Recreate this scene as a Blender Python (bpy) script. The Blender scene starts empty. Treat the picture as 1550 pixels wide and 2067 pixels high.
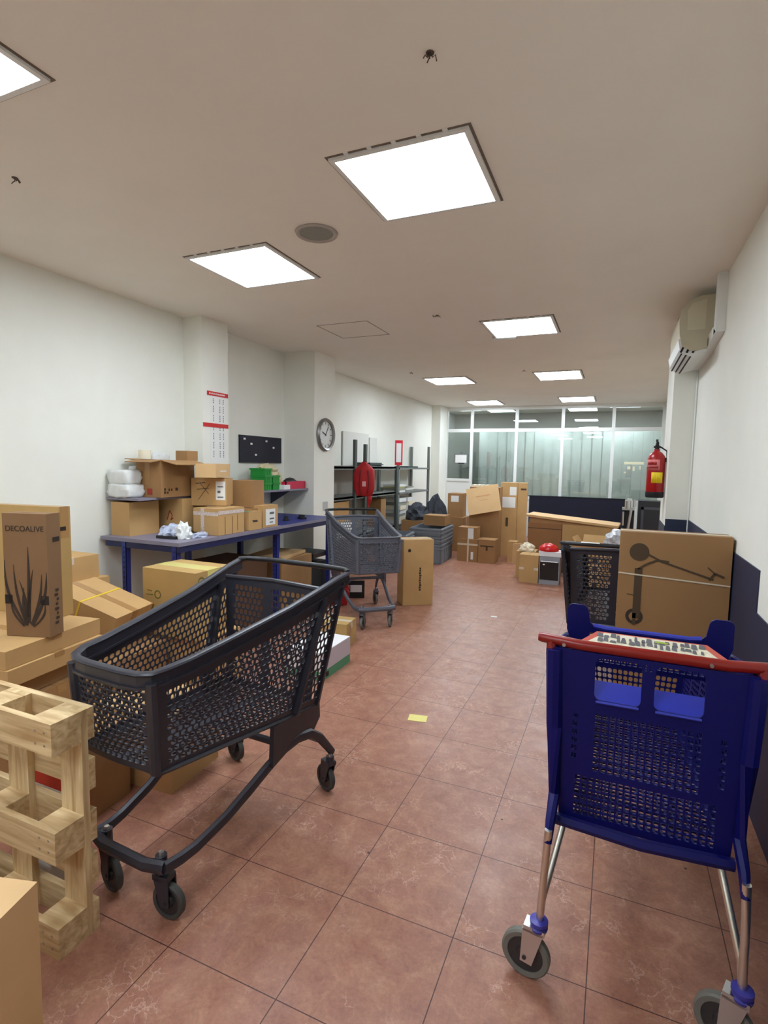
import bpy, bmesh, math, random
from mathutils import Vector, Matrix
random.seed(7)
SC = bpy.context.scene
COL = SC.collection
PI = math.pi

# ------------------------------------------------------------ camera, world, exposure
cam_d = bpy.data.cameras.new('camera'); cam = bpy.data.objects.new('camera', cam_d); COL.objects.link(cam)
SC.camera = cam
cam_d.sensor_fit = 'VERTICAL'; cam_d.sensor_height = 24.0
cam_d.lens = 1080.4 / 2067 * 24.0
cam_d.clip_start = 0.02; cam_d.clip_end = 60
YAW, PITCH, ROLL = .40687, -.088493, .018398
cy, sy = math.cos(YAW), math.sin(YAW)
right0 = Vector((cy, sy, 0)); fwd = Vector((-sy, cy, 0)) * math.cos(PITCH) + Vector((0, 0, math.sin(PITCH)))
up0 = right0.cross(fwd)
rt = right0 * math.cos(ROLL) + up0 * math.sin(ROLL); up = rt.cross(fwd)
M = Matrix((rt, up, -fwd)).transposed().to_4x4(); M.translation = Vector((0, 0, 1.507))
cam.matrix_world = M

W = bpy.data.worlds.new('world'); SC.world = W; W.use_nodes = True
W.node_tree.nodes['Background'].inputs[0].default_value = (.8, .85, .9, 1)
W.node_tree.nodes['Background'].inputs[1].default_value = 0.05
SC.view_settings.view_transform = 'Standard'; SC.view_settings.look = 'None'
SC.view_settings.exposure = 1.6; SC.view_settings.gamma = 1.0; SC.view_settings.use_curve_mapping = False
LAMP = 9.0            # strength of the lit ceiling panels

# ------------------------------------------------------------ materials
def lin(c):
    return tuple(((v / 255) / 12.92 if v / 255 <= .04045 else (((v / 255) + .055) / 1.055) ** 2.4) for v in c) + (1,)
MATS = {}
def mat(name, rgb, rough=.6, metal=0, spec=.5, noise=0, nscale=30, bump=0, bscale=200, emit=None, stretch=None, alpha=None):
    if name in MATS: return MATS[name]
    m = bpy.data.materials.new(name); m.use_nodes = True; nt = m.node_tree; b = nt.nodes['Principled BSDF']
    c = lin(rgb)
    b.inputs['Base Color'].default_value = c; b.inputs['Roughness'].default_value = rough
    b.inputs['Metallic'].default_value = metal; b.inputs['Specular IOR Level'].default_value = spec
    tc = nt.nodes.new('ShaderNodeTexCoord'); mp = nt.nodes.new('ShaderNodeMapping')
    nt.links.new(tc.outputs['Object'], mp.inputs[0])
    if stretch: mp.inputs['Scale'].default_value = stretch
    if noise:
        n = nt.nodes.new('ShaderNodeTexNoise'); n.inputs['Scale'].default_value = nscale; n.inputs['Detail'].default_value = 5
        nt.links.new(mp.outputs[0], n.inputs['Vector'])
        r = nt.nodes.new('ShaderNodeMapRange'); r.inputs[1].default_value = .3; r.inputs[2].default_value = .7
        r.inputs[3].default_value = 1 - noise; r.inputs[4].default_value = 1 + noise
        nt.links.new(n.outputs[0], r.inputs[0])
        v = nt.nodes.new('ShaderNodeVectorMath'); v.operation = 'SCALE'; v.inputs[0].default_value = c[:3]
        nt.links.new(r.outputs[0], v.inputs['Scale']); nt.links.new(v.outputs[0], b.inputs['Base Color'])
    if bump:
        n = nt.nodes.new('ShaderNodeTexNoise'); n.inputs['Scale'].default_value = bscale; n.inputs['Detail'].default_value = 3
        nt.links.new(mp.outputs[0], n.inputs['Vector'])
        bp = nt.nodes.new('ShaderNodeBump'); bp.inputs['Strength'].default_value = bump; bp.inputs['Distance'].default_value = .002
        nt.links.new(n.outputs[0], bp.inputs['Height']); nt.links.new(bp.outputs[0], b.inputs['Normal'])
    if emit:
        b.inputs['Emission Color'].default_value = lin(emit[0]); b.inputs['Emission Strength'].default_value = emit[1]
    if alpha is not None: b.inputs['Alpha'].default_value = alpha
    MATS[name] = m
    return m

def floor_material():
    m = bpy.data.materials.new('red_vinyl_tiles'); m.use_nodes = True; nt = m.node_tree; N = nt.nodes; L = nt.links
    b = N['Principled BSDF']
    tc = N.new('ShaderNodeTexCoord')
    def noise(sc, det, ro=.6, dist=0):
        n = N.new('ShaderNodeTexNoise'); n.inputs['Scale'].default_value = sc; n.inputs['Detail'].default_value = det
        n.inputs['Roughness'].default_value = ro; n.inputs['Distortion'].default_value = dist
        L.new(tc.outputs['Object'], n.inputs['Vector']); return n
    def ramp(src, pts):
        r = N.new('ShaderNodeValToRGB'); e = r.color_ramp.elements
        e[0].position, e[0].color = pts[0]; e[1].position, e[1].color = pts[1]
        for p, c in pts[2:]:
            x = e.new(p); x.color = c
        L.new(src, r.inputs[0]); return r
    def mix(a, bb, f, mode='MIX'):
        x = N.new('ShaderNodeMix'); x.data_type = 'RGBA'; x.blend_type = mode
        if isinstance(f, float): x.inputs[0].default_value = f
        else: L.new(f, x.inputs[0])
        for s, i in ((a, 6), (bb, 7)):
            if isinstance(s, tuple): x.inputs[i].default_value = s
            else: L.new(s, x.inputs[i])
        return x.outputs[2]
    base = ramp(noise(11, 8, .75, .5).outputs[0], [(.3, lin((142, 92, 76))), (.72, lin((180, 134, 108))), (.5, lin((160, 111, 90)))])
    fine = ramp(noise(75, 8, .8).outputs[0], [(.3, (.68, .68, .68, 1)), (.7, (1.22, 1.22, 1.22, 1))])
    col = mix(base.outputs[0], fine.outputs[0], .75, 'MULTIPLY')
    # pale veins
    v1 = N.new('ShaderNodeTexVoronoi'); v1.feature = 'DISTANCE_TO_EDGE'; v1.inputs['Scale'].default_value = 12
    dn = noise(9, 6); vm = N.new('ShaderNodeVectorMath'); vm.operation = 'ADD'
    sc = N.new('ShaderNodeVectorMath'); sc.operation = 'SCALE'; sc.inputs['Scale'].default_value = .22
    L.new(dn.outputs['Color'], sc.inputs[0]); L.new(sc.outputs[0], vm.inputs[0]); L.new(tc.outputs['Object'], vm.inputs[1])
    L.new(vm.outputs[0], v1.inputs['Vector'])
    vr = ramp(v1.outputs[0], [(0, (1, 1, 1, 1)), (.035, (0, 0, 0, 1))])
    gate = ramp(noise(3.5, 3).outputs[0], [(.5, (0, 0, 0, 1)), (.6, (.62, .62, .62, 1))])
    gm = N.new('ShaderNodeMath'); gm.operation = 'MULTIPLY'
    L.new(vr.outputs[0], gm.inputs[0]); L.new(gate.outputs[0], gm.inputs[1])
    col = mix(col, lin((206, 168, 148)), gm.outputs[0])
    # joints of the 40 cm tiles
    sep = N.new('ShaderNodeSeparateXYZ'); L.new(tc.outputs['Object'], sep.inputs[0])
    def line(o, off):
        a = N.new('ShaderNodeMath'); a.operation = 'SUBTRACT'; a.inputs[1].default_value = off; L.new(sep.outputs[o], a.inputs[0])
        p = N.new('ShaderNodeMath'); p.operation = 'PINGPONG'; p.inputs[1].default_value = .2; L.new(a.outputs[0], p.inputs[0])
        s = N.new('ShaderNodeMath'); s.operation = 'LESS_THAN'; s.inputs[1].default_value = .0016; L.new(p.outputs[0], s.inputs[0]); return s
    lx, ly = line(0, -.003), line(1, 1.557 - 1.2)
    mx = N.new('ShaderNodeMath'); mx.operation = 'MAXIMUM'; L.new(lx.outputs[0], mx.inputs[0]); L.new(ly.outputs[0], mx.inputs[1])
    col = mix(col, lin((72, 42, 38)), mx.outputs[0])
    # small dark scraps of dirt
    vd = N.new('ShaderNodeTexVoronoi'); vd.inputs['Scale'].default_value = 4.2; vd.inputs['Randomness'].default_value = 1
    L.new(tc.outputs['Object'], vd.inputs['Vector'])
    dr = ramp(vd.outputs['Distance'], [(.018, (1, 1, 1, 1)), (.026, (0, 0, 0, 1))])
    col = mix(col, lin((52, 30, 26)), dr.outputs[0])
    L.new(col, b.inputs['Base Color'])
    rr = ramp(noise(7, 5).outputs[0], [(.3, (.3, .3, .3, 1)), (.7, (.46, .46, .46, 1))])
    L.new(rr.outputs[0], b.inputs['Roughness']); b.inputs['Specular IOR Level'].default_value = .45
    bp = N.new('ShaderNodeBump'); bp.inputs['Strength'].default_value = .12; bp.inputs['Distance'].default_value = .003
    L.new(noise(25, 4).outputs[0], bp.inputs['Height']); L.new(bp.outputs[0], b.inputs['Normal'])
    return m

def wood_material(nm='pallet_pine', sc=(1.6, 12, 16)):
    m = bpy.data.materials.new(nm); m.use_nodes = True; nt = m.node_tree; N = nt.nodes; L = nt.links
    b = N['Principled BSDF']; b.inputs['Roughness'].default_value = .7
    tc = N.new('ShaderNodeTexCoord'); mp = N.new('ShaderNodeMapping'); mp.inputs['Scale'].default_value = sc
    L.new(tc.outputs['Object'], mp.inputs[0])
    n = N.new('ShaderNodeTexNoise'); n.inputs['Scale'].default_value = 3; n.inputs['Detail'].default_value = 6; n.inputs['Distortion'].default_value = .5
    L.new(mp.outputs[0], n.inputs['Vector'])
    r = N.new('ShaderNodeValToRGB'); e = r.color_ramp.elements
    e[0].position = .3; e[0].color = lin((176, 142, 96)); e[1].position = .7; e[1].color = lin((226, 200, 154))
    L.new(n.outputs[0], r.inputs[0]); L.new(r.outputs[0], b.inputs['Base Color'])
    return m

def glass_material(name, tint, refl=.5):
    m = bpy.data.materials.new(name); m.use_nodes = True; nt = m.node_tree; N = nt.nodes; L = nt.links
    N.remove(N['Principled BSDF']); out = [n for n in N if n.type == 'OUTPUT_MATERIAL'][0]
    t = N.new('ShaderNodeBsdfTransparent'); t.inputs[0].default_value = tint
    g = N.new('ShaderNodeBsdfGlossy'); g.inputs['Roughness'].default_value = .02
    f = N.new('ShaderNodeFresnel'); f.inputs[0].default_value = 1.9
    mx = N.new('ShaderNodeMixShader'); L.new(f.outputs[0], mx.inputs[0]); L.new(t.outputs[0], mx.inputs[1]); L.new(g.outputs[0], mx.inputs[2])
    L.new(mx.outputs[0], out.inputs[0]); return m

WALL = mat('white_wall_paint', (234, 234, 224), .85, noise=.02, nscale=3, bump=.15, bscale=150)
CEIL = mat('ceiling_paint', (240, 236, 226), .9, noise=.02, nscale=2)
NAVY = mat('navy_dado_paint', (33, 43, 70), .5, noise=.08, nscale=12)
FRAME_W = mat('white_frame_enamel', (228, 230, 226), .45)
GREYROOM = mat('grey_partition', (178, 176, 168), .8)
BLIND = mat('pale_blind_fabric', (206, 214, 205), .8, noise=.05, nscale=6)
FLOOR = floor_material()
WOOD = wood_material(); WOOD_V = wood_material('pallet_pine_upright', (16, 12, 1.6))
GLASS = glass_material('window_glass', (.93, .96, .95, 1))
KRAFT = mat('kraft_card', (192, 153, 100), .75, noise=.05, nscale=6, stretch=(1, 1, 1))
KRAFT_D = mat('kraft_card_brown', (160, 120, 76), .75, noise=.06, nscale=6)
KRAFT_L = mat('kraft_card_pale', (212, 174, 124), .75, noise=.04, nscale=6)
KRAFT_Y = mat('kraft_card_yellowish', (184, 150, 92), .75, noise=.05, nscale=6)
TAPE_T = mat('brown_tape', (168, 128, 80), .3)
TAPE_W = mat('clear_tape', (214, 200, 176), .28)
PAPER = mat('white_paper', (232, 232, 228), .7)
INK = mat('dark_ink', (52, 38, 28), .7)
INKG = mat('grey_ink', (96, 96, 100), .7)
INKO = mat('olive_ink', (112, 104, 44), .7)
INKR = mat('red_ink', (160, 50, 36), .7)
INKB = mat('brown_ink', (74, 56, 36), .75)
BLACKP = mat('dark_grey_plastic', (46, 46, 55), .36, noise=.06, nscale=20)
BLACKP2 = mat('black_plastic', (30, 30, 33), .4)
GREYP = mat('mid_grey_plastic', (90, 92, 102), .45, noise=.06, nscale=20)
TYRE = mat('grey_rubber_tyre', (66, 66, 64), .6)
TYRE_L = mat('pale_grey_tyre', (112, 110, 102), .6)
HUB = mat('wheel_hub_plastic', (44, 44, 46), .4)
CHROME = mat('zinc_chrome', (226, 224, 214), .32, metal=1)
STEEL = mat('bright_steel', (205, 205, 205), .3, metal=1)
BLUE = mat('deep_blue_plastic', (5, 7, 88), .5, spec=.3)
BLUE_L = mat('bright_blue_plastic', (40, 52, 170), .42)
RED = mat('red_handle_plastic', (134, 22, 12), .32)
BENCHB = mat('blue_bench_steel', (34, 46, 120), .4)
BENCHT = mat('grey_bench_laminate', (132, 126, 142), .5)
DARK = mat('black_matte', (20, 20, 23), .7)
DGREY = mat('dark_grey_fabric', (62, 66, 74), .85, noise=.15, nscale=20)
GONDB = mat('beige_shelf_panel', (168, 160, 150), .6)
GONDS = mat('grey_shelf_steel', (120, 126, 122), .45)
REDF = mat('red_fabric', (176, 24, 30), .7, noise=.15, nscale=14)
GREEN = mat('green_crate_plastic', (20, 140, 48), .45)
PINK = mat('crimson_plastic', (200, 30, 70), .4)
YELLOW = mat('yellow_label', (236, 206, 20), .5)
YSTRAP = mat('yellow_strapping', (226, 190, 40), .4)
BEIGE = mat('beige_ac_casing', (206, 198, 172), .5)
CREAM = mat('cream_card', (236, 226, 200), .7)
WPLAS = mat('white_poly_bag', (222, 224, 222), .35, noise=.06, nscale=25)
BAGB = mat('bluish_plastic_film', (176, 184, 204), .25, noise=.2, nscale=25)
CRATEG = mat('grey_crate_plastic', (124, 130, 138), .5)
MINT = mat('mint_green_print', (84, 146, 110), .6)
YNOTE = mat('yellow_paper', (226, 214, 130), .7)
PANEL = mat('led_panel_diffuser', (255, 255, 255), .6, emit=((232, 244, 255), LAMP))
WIREC = mat('old_wire', (90, 76, 66), .7)

# ------------------------------------------------------------ geometry helpers
def link(name, me, m, parent=None, loc=(0, 0, 0), rotz=0, smooth=False):
    me.name = name
    o = bpy.data.objects.new(name, me); COL.objects.link(o)
    if m is not None and not me.materials: me.materials.append(m)
    if parent is not None: o.parent = parent
    o.location = loc; o.rotation_euler = (0, 0, rotz)
    if smooth:
        for p in me.polygons: p.use_smooth = True
    return o
def B(): return bmesh.new()
def fin(bm, name, m, parent=None, loc=(0, 0, 0), rotz=0, smooth=False, bevel=0):
    if bevel:
        es = [e for e in bm.edges if len(e.link_faces) == 2 and e.calc_face_angle(0) > .6]
        bmesh.ops.bevel(bm, geom=es, offset=bevel, segments=2, affect='EDGES', profile=.6, clamp_overlap=True)
    bmesh.ops.recalc_face_normals(bm, faces=bm.faces)
    me = bpy.data.meshes.new(name); bm.to_mesh(me); bm.free()
    if smooth == 'auto':
        o = link(name, me, m, parent, loc, rotz)
        for p in me.polygons: p.use_smooth = True
        try: me.set_sharp_from_angle(angle=.6)
        except Exception: pass
        return o
    return link(name, me, m, parent, loc, rotz, smooth)
def box(bm, x0, y0, z0, x1, y1, z1, mtx=None):
    vs = [bm.verts.new((x, y, z)) for x in (x0, x1) for y in (y0, y1) for z in (z0, z1)]
    if mtx is not None:
        for v in vs: v.co = mtx @ v.co
    for f in ((0, 1, 3, 2), (4, 6, 7, 5), (0, 4, 5, 1), (2, 3, 7, 6), (0, 2, 6, 4), (1, 5, 7, 3)):
        bm.faces.new([vs[i] for i in f])
    return bm
def sweep(bm, pts, w, h=None, n=4, closed=False, upv=Vector((0, 0, 1)), widths=None, cap=True):
    """profile (rectangle w x h if n==4, else ellipse) swept along pts"""
    pts = [Vector(p) for p in pts]; h = h or w; k = len(pts); rings = []
    for i, p in enumerate(pts):
        a = pts[(i - 1) % k] if (closed or i > 0) else p
        b = pts[(i + 1) % k] if (closed or i < k - 1) else p
        t = (b - a).normalized()
        s = t.cross(upv)
        if s.length < 1e-3: s = t.cross(Vector((0, 1, 0)))
        s.normalize(); u = s.cross(t).normalized()
        f = widths[i] if widths else 1
        if n == 4: prof = [(-.5, -.5), (.5, -.5), (.5, .5), (-.5, .5)]
        else: prof = [(.5 * math.cos(2 * PI * j / n), .5 * math.sin(2 * PI * j / n)) for j in range(n)]
        rings.append([bm.verts.new(p + s * (c * w * f) + u * (d * h * f)) for c, d in prof])
    m = len(rings[0])
    for i in range(k if closed else k - 1):
        A, C = rings[i], rings[(i + 1) % k]
        for j in range(m): bm.faces.new((A[j], A[(j + 1) % m], C[(j + 1) % m], C[j]))
    if cap and not closed:
        bm.faces.new(rings[0][::-1]); bm.faces.new(rings[-1])
    return bm
def cyl(bm, p0, p1, r0, r1=None, n=20):
    p0, p1 = Vector(p0), Vector(p1); r1 = r0 if r1 is None else r1
    t = (p1 - p0).normalized(); s = t.orthogonal().normalized(); u = t.cross(s)
    A = [bm.verts.new(p0 + (s * math.cos(a) + u * math.sin(a)) * r0) for a in [2 * PI * i / n for i in range(n)]]
    C = [bm.verts.new(p1 + (s * math.cos(a) + u * math.sin(a)) * r1) for a in [2 * PI * i / n for i in range(n)]]
    for i in range(n): bm.faces.new((A[i], A[(i + 1) % n], C[(i + 1) % n], C[i]))
    bm.faces.new(A[::-1]); bm.faces.new(C)
    return bm
def lathe(bm, prof, n=28, org=(0, 0, 0), axis='z', closed=False):
    rings = []
    for r, z in prof:
        ring = []
        for i in range(n):
            a = 2 * PI * i / n; c = (r * math.cos(a), r * math.sin(a), z)
            if axis == 'x': c = (c[2], c[0], c[1])
            if axis == 'y': c = (c[0], c[2], c[1])
            ring.append(bm.verts.new(Vector(org) + Vector(c)))
        rings.append(ring)
    for a, b in zip(rings, rings[1:]):
        for i in range(n): bm.faces.new((a[i], a[(i + 1) % n], b[(i + 1) % n], b[i]))
    if closed:
        for i in range(n): bm.faces.new((rings[-1][i], rings[-1][(i + 1) % n], rings[0][(i + 1) % n], rings[0][i]))
    else:
        if prof[0][0] > 1e-4: bm.faces.new(rings[0][::-1])
        if prof[-1][0] > 1e-4: bm.faces.new(rings[-1])
    bmesh.ops.remove_doubles(bm, verts=bm.verts, dist=1e-5)
    return bm
def prism(bm, poly, y0, y1, plane='xz'):
    """poly of 2d points extruded; plane xz -> along y; yz -> along x; xy -> along z"""
    def P(a, b, t): return {'xz': (a, t, b), 'yz': (t, a, b), 'xy': (a, b, t)}[plane]
    A = [bm.verts.new(P(a, b, y0)) for a, b in poly]; C = [bm.verts.new(P(a, b, y1)) for a, b in poly]
    k = len(poly)
    for i in range(k): bm.faces.new((A[i], A[(i + 1) % k], C[(i + 1) % k], C[i]))
    bm.faces.new(A[::-1]); bm.faces.new(C)
    return bm
def rrect(x0, y0, x1, y1, r, n=4, cut=None):
    pts = []
    for cx, cy_, a0 in ((x1 - r, y1 - r, 0), (x0 + r, y1 - r, 90), (x0 + r, y0 + r, 180), (x1 - r, y0 + r, 270)):
        for i in range(n + 1):
            a = math.radians(a0 + 90 * i / n); pts.append((cx + r * math.cos(a), cy_ + r * math.sin(a)))
    return pts
def plate(outline, holes, thick):
    """flat plate with holes in the local XY plane, thickness along Z"""
    cu = bpy.data.curves.new('tmp', 'CURVE'); cu.dimensions = '2D'; cu.fill_mode = 'BOTH'; cu.extrude = thick / 2
    for poly in [outline] + holes:
        s = cu.splines.new('POLY'); s.points.add(len(poly) - 1); s.use_cyclic_u = True
        for p, q in zip(s.points, poly): p.co = (q[0], q[1], 0, 1)
    o = bpy.data.objects.new('tmp', cu); COL.objects.link(o)
    dg = bpy.context.evaluated_depsgraph_get(); dg.update()
    me = bpy.data.meshes.new_from_object(o.evaluated_get(dg)); me.materials.clear()
    bpy.data.objects.remove(o); bpy.data.curves.remove(cu)
    return me
def text_mesh(s, size, ext=.0004, align='CENTER'):
    cu = bpy.data.curves.new('tmp', 'FONT'); cu.body = s; cu.size = size; cu.extrude = ext; cu.align_x = align; cu.align_y = 'CENTER'
    o = bpy.data.objects.new('tmp', cu); COL.objects.link(o)
    dg = bpy.context.evaluated_depsgraph_get(); dg.update()
    me = bpy.data.meshes.new_from_object(o.evaluated_get(dg)); me.materials.clear()
    bpy.data.objects.remove(o); bpy.data.curves.remove(cu)
    return me
def lattice(bm, P, nu, nv, mask, hole=.84, stag=True):
    """warped panel P(u,v) cut into cells with six-to-eight sided holes; mask(u,v) -> 1 hole, 0 solid, None skip"""
    for j in range(nv):
        off = .5 if (stag and j % 2) else 0
        cells = [(i + off) for i in range(-1 if off else 0, nu)]
        for i in cells:
            u0, u1 = max(0, i / nu), min(1, (i + 1) / nu); v0, v1 = j / nv, (j + 1) / nv
            full = (i >= 0 and i + 1 <= nu)
            k = mask((u0 + u1) / 2, (v0 + v1) / 2)
            if k is None: continue
            if not full or not k:
                bm.faces.new([bm.verts.new(P(a, b)) for a, b in ((u0, v0), (u1, v0), (u1, v1), (u0, v1))]); continue
            um, vm = (u0 + u1) / 2, (v0 + v1) / 2; du, dv = (u1 - u0) / 2, (v1 - v0) / 2
            o8 = [(-1, -1), (0, -1), (1, -1), (1, 0), (1, 1), (0, 1), (-1, 1), (-1, 0)]
            OV = [bm.verts.new(P(um + a * du, vm + b * dv)) for a, b in o8]
            IV = []
            for a, b in o8:
                q = .8 if (a and b) else 1
                IV.append(bm.verts.new(P(um + a * du * hole * q, vm + b * dv * hole * (q if a and b else 1))))
            for t in range(8): bm.faces.new((OV[t], OV[(t + 1) % 8], IV[(t + 1) % 8], IV[t]))
    return bm
def solid(o, t, off=0):
    md = o.modifiers.new('thickness', 'SOLIDIFY'); md.thickness = t; md.offset = off
    return o
def empty(name, loc=(0, 0, 0), rotz=0, parent=None):
    o = bpy.data.objects.new(name, None); COL.objects.link(o); o.location = loc; o.rotation_euler = (0, 0, rotz)
    o.empty_display_size = .1
    if parent: o.parent = parent
    return o
def tag(o, label, cat, group=None):
    o['label'] = label; o['category'] = cat
    if group: o['group'] = group
    return o
def struct(o): o['kind'] = 'structure'; return o
def stuff(o): o['kind'] = 'stuff'; return o
def copy_tree(o, parent=None):
    c = o.copy(); COL.objects.link(c)
    if parent: c.parent = parent
    for ch in list(o.children): copy_tree(ch, c)
    return c

# ------------------------------------------------------------ the room
H = 2.83
XL, XR, YB, YF = -3.76, .62, 12.0, -3.0
struct(fin(box(B(), -4.0, YF - .1, -.1, 1.2, 14.3, 0), 'floor', FLOOR))
struct(fin(box(B(), -4.0, YF - .1, H, 1.2, 14.3, H + .1), 'ceiling', CEIL))
struct(fin(box(B(), XL - .15, YF, 0, XL, 6.0, H), 'wall_left', WALL))
struct(fin(box(B(), XL - .23, 6.0, 0, XL - .06, YB + .06, H), 'wall_left', WALL))
struct(fin(box(B(), XR, YF, 0, XR + .15, 5.5, H), 'wall_right', WALL))
struct(fin(box(B(), .86, 6.1, 0, 1.0, YB + .06, H), 'wall_right', WALL))
struct(fin(box(B(), -4.0, YF - .1, 0, 1.2, YF, H), 'wall_rear', WALL))
def pier(name, x0, y0, x1, y1):
    return struct(fin(box(B(), x0, y0, 0, x1, y1, H), name, WALL))
pier('wall_pier', XL - .05, 3.93, -3.54, 4.29)
pier('wall_pier', XL - .05, 5.58, -3.33, 6.08)
pier('wall_pier', XL - .1, 11.45, -3.62, YB)
pier('wall_pier', .43, 5.46, 1.0, 6.1)
# navy dado: painted boards on the right wall and pier
struct(fin(box(B(), XR - .006, 2.86, 0, XR, 5.46, 1.062), 'trim_1', NAVY))
struct(fin(box(B(), XR - .006, YF, 0, XR, 2.86, .868), 'trim_2', NAVY))
struct(fin(box(B(), .43, 5.452, 0, XR - .006, 5.46, 1.062), 'trim_3', NAVY))
struct(fin(box(B(), .425, 5.452, 0, .43, 6.1, 1.0), 'trim_4', NAVY))
# cable duct line at the pier corner
struct(fin(cyl(B(), (XR - .012, 5.445, 0), (XR - .012, 5.445, 2.38), .006, n=8), 'trim_5', FRAME_W))

# glazed partition at the far end
wf = B()
xs = [-3.63, -3.037, -2.044, -1.083, -.098, .82]
zt, z0 = 2.78, .87
for i, x in enumerate(xs):
    w_ = .035 if i in (0, 5) else .032
    box(wf, x - w_, YB - .03, 0 if i in (0, 1) else .0, x + w_, YB + .03, zt)
box(wf, xs[0], YB - .028, 2.30 - .03, xs[-1], YB + .028, 2.30 + .045)
box(wf, xs[0], YB - .028, zt - .03, xs[-1], YB + .028, zt + .05)
box(wf, xs[1], YB - .028, z0 - .06, xs[-1], YB + .028, z0)
box(wf, xs[0], YB - .028, 1.16, xs[1], YB + .028, 1.22)
win = struct(fin(wf, 'window_1', FRAME_W))
for i in range(5):
    g = B(); box(g, xs[i] + .03, YB - .004, 2.345, xs[i + 1] - .03, YB + .004, 2.75); fin(g, 'upper_pane', GLASS, win)
    g = B(); box(g, xs[i] + .03, YB - .004, .87 if i else 1.22, xs[i + 1] - .03, YB + .004, 2.27); fin(g, 'lower_pane', GLASS, win)
lowp = B(); box(lowp, xs[1], YB - .01, 0, xs[-1], YB + .01, z0 - .06); box(lowp, xs[0], YB - .01, 0, xs[1], YB + .01, 1.16)
fin(lowp, 'solid_panel', FRAME_W, win)
head = B(); box(head, XL - .1, YB - .02, zt + .05, 1.0, YB + .08, H); box(head, .855, YB - .02, 0, 1.0, YB + .08, H); box(head, XL - .2, YB - .02, 0, xs[0] - .035, YB + .08, H)
struct(fin(head, 'wall_back', WALL))
# room behind the glass
br = B(); box(br, -4.0, 13.6, 0, 1.2, 13.7, H); struct(fin(br, 'wall_beyond', GREYROOM))
for x0 in (-4.0, 1.1): struct(fin(box(B(), x0, YB + .08, 0, x0 + .1, 13.6, H), 'wall_beyond', GREYROOM))
# vertical blind strips behind the glass, one blind for each bay
for i in range(1, 5):
    bl = B(); x = xs[i] * 1.08 + .01; n = 5; wd = (xs[i + 1] - xs[i]) * 1.08 / n
    for k in range(n):
        mt = Matrix.Translation((x + wd * (k + .5), YB + .95, 0)) @ Matrix.Rotation(.12, 4, 'Z')
        box(bl, -wd * .495, -.001, .0, wd * .495, .001, 2.37, mt)
    o = fin(bl, 'vertical_blind', BLIND)
    tag(o, ['pale vertical blind behind the glass beside the narrow door bay', 'pale vertical blind behind the glass above the left half of the navy board',
            'pale vertical blind behind the glass above the right half of the navy board', 'pale vertical blind behind the glass beside the fire extinguisher'][i - 1], 'blind', 'vertical blinds behind the glass partition')
o = fin(box(B(), xs[0] - .1, YB + .5, 0, xs[1] + .05, YB + .51, 2.33), 'frosted_screen', mat('grey_green_screen', (150, 158, 148), .8)); tag(o, 'grey green screen behind the narrow glass bay at far left', 'screen')

# ceiling panels
PANEL_B = mat('led_panel_diffuser_bright', (255, 255, 255), .6, emit=((232, 244, 255), LAMP * 1.1))
def led(x0, y0, x1, y1, label, drop=0, pm=None):
    cx, cyy = (x0 + x1) / 2, (y0 + y1) / 2; w, d = (x1 - x0) / 2, (y1 - y0) / 2
    r = empty('ceiling_light', (cx, cyy, H)); tag(r, label, 'ceiling light', 'square lit ceiling panels')
    f = B(); t = .022; z1, z2 = -.012 - drop, 0
    for a in ((-w - t, -d - t, w + t, -d), (-w - t, d, w + t, d + t), (-w - t, -d, -w, d), (w, -d, w + t, d)): box(f, a[0], a[1], z1, a[2], a[3], z2)
    for k in range(-2, 3): box(f, k * .11 - .01, -d - t - .016, -.006, k * .11 + .01, -d - t + .002, 0)
    fin(f, 'frame', FRAME_W, r)
    fin(box(B(), -w, -d, z1 + .003, w, d, -.002), 'diffuser', pm or PANEL, r)
    gp = B()
    for a in ((-w - t - .012, -d - t - .012, w + t + .012, -d - t), (-w - t - .012, d + t, w + t + .012, d + t + .012), (-w - t - .012, -d - t, -w - t, d + t), (w + t, -d - t, w + t + .012, d + t)): box(gp, a[0], a[1], -.0015, a[2], a[3], 0)
    fin(gp, 'seam', mat('ceiling_seam_shadow_gap', (120, 108, 96), .9), r)
    return r
led(-1.20, 2.17, -.62, 2.76, 'largest square lit panel in the middle of the ceiling')
led(-2.63, 2.82, -2.04, 3.41, 'lit ceiling panel beside the round grille')
led(-2.50, .76, -1.91, 1.34, 'lit ceiling panel cut off by the left edge')
l3 = led(-1.19, 4.98, -.6, 5.58, 'lit ceiling panel with a bent bracket at its corner')
fin(box(B(), -.34, .3, -.02, -.1, .37, 0), 'bracket', STEEL, l3)
led(-2.76, 7.88, -2.14, 8.52, 'lit ceiling panel of the left row, second from the far glass')
led(-1.12, 7.82, -.53, 8.50, 'lit ceiling panel of the right row, second from the far glass')
led(-2.87, 10.85, -2.27, 11.55, 'lit ceiling panel of the left row nearest the far glass')
led(-1.06, 10.7, -.46, 11.42, 'lit ceiling panel of the right row nearest the far glass')
led(-1.2, -.7, -.6, -.1, 'lit ceiling panel above the camera'); led(-2.5, -2.0, -1.9, -1.4, 'lit ceiling panel behind the camera'); led(-1.75, 12.22, -1.15, 12.62, 'lit ceiling panel beyond the far glass', pm=PANEL_B); led(-3.5, 12.3, -3.0, 12.7, 'lit panel added to brighten the blinds beyond the far glass, at its left end', pm=PANEL_B); led(-.2, 12.3, .4, 12.7, 'lit panel added to brighten the blinds beyond the far glass, at its right end', pm=PANEL_B)  # the two end panels beyond the glass are added to light the blinds evenly

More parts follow.
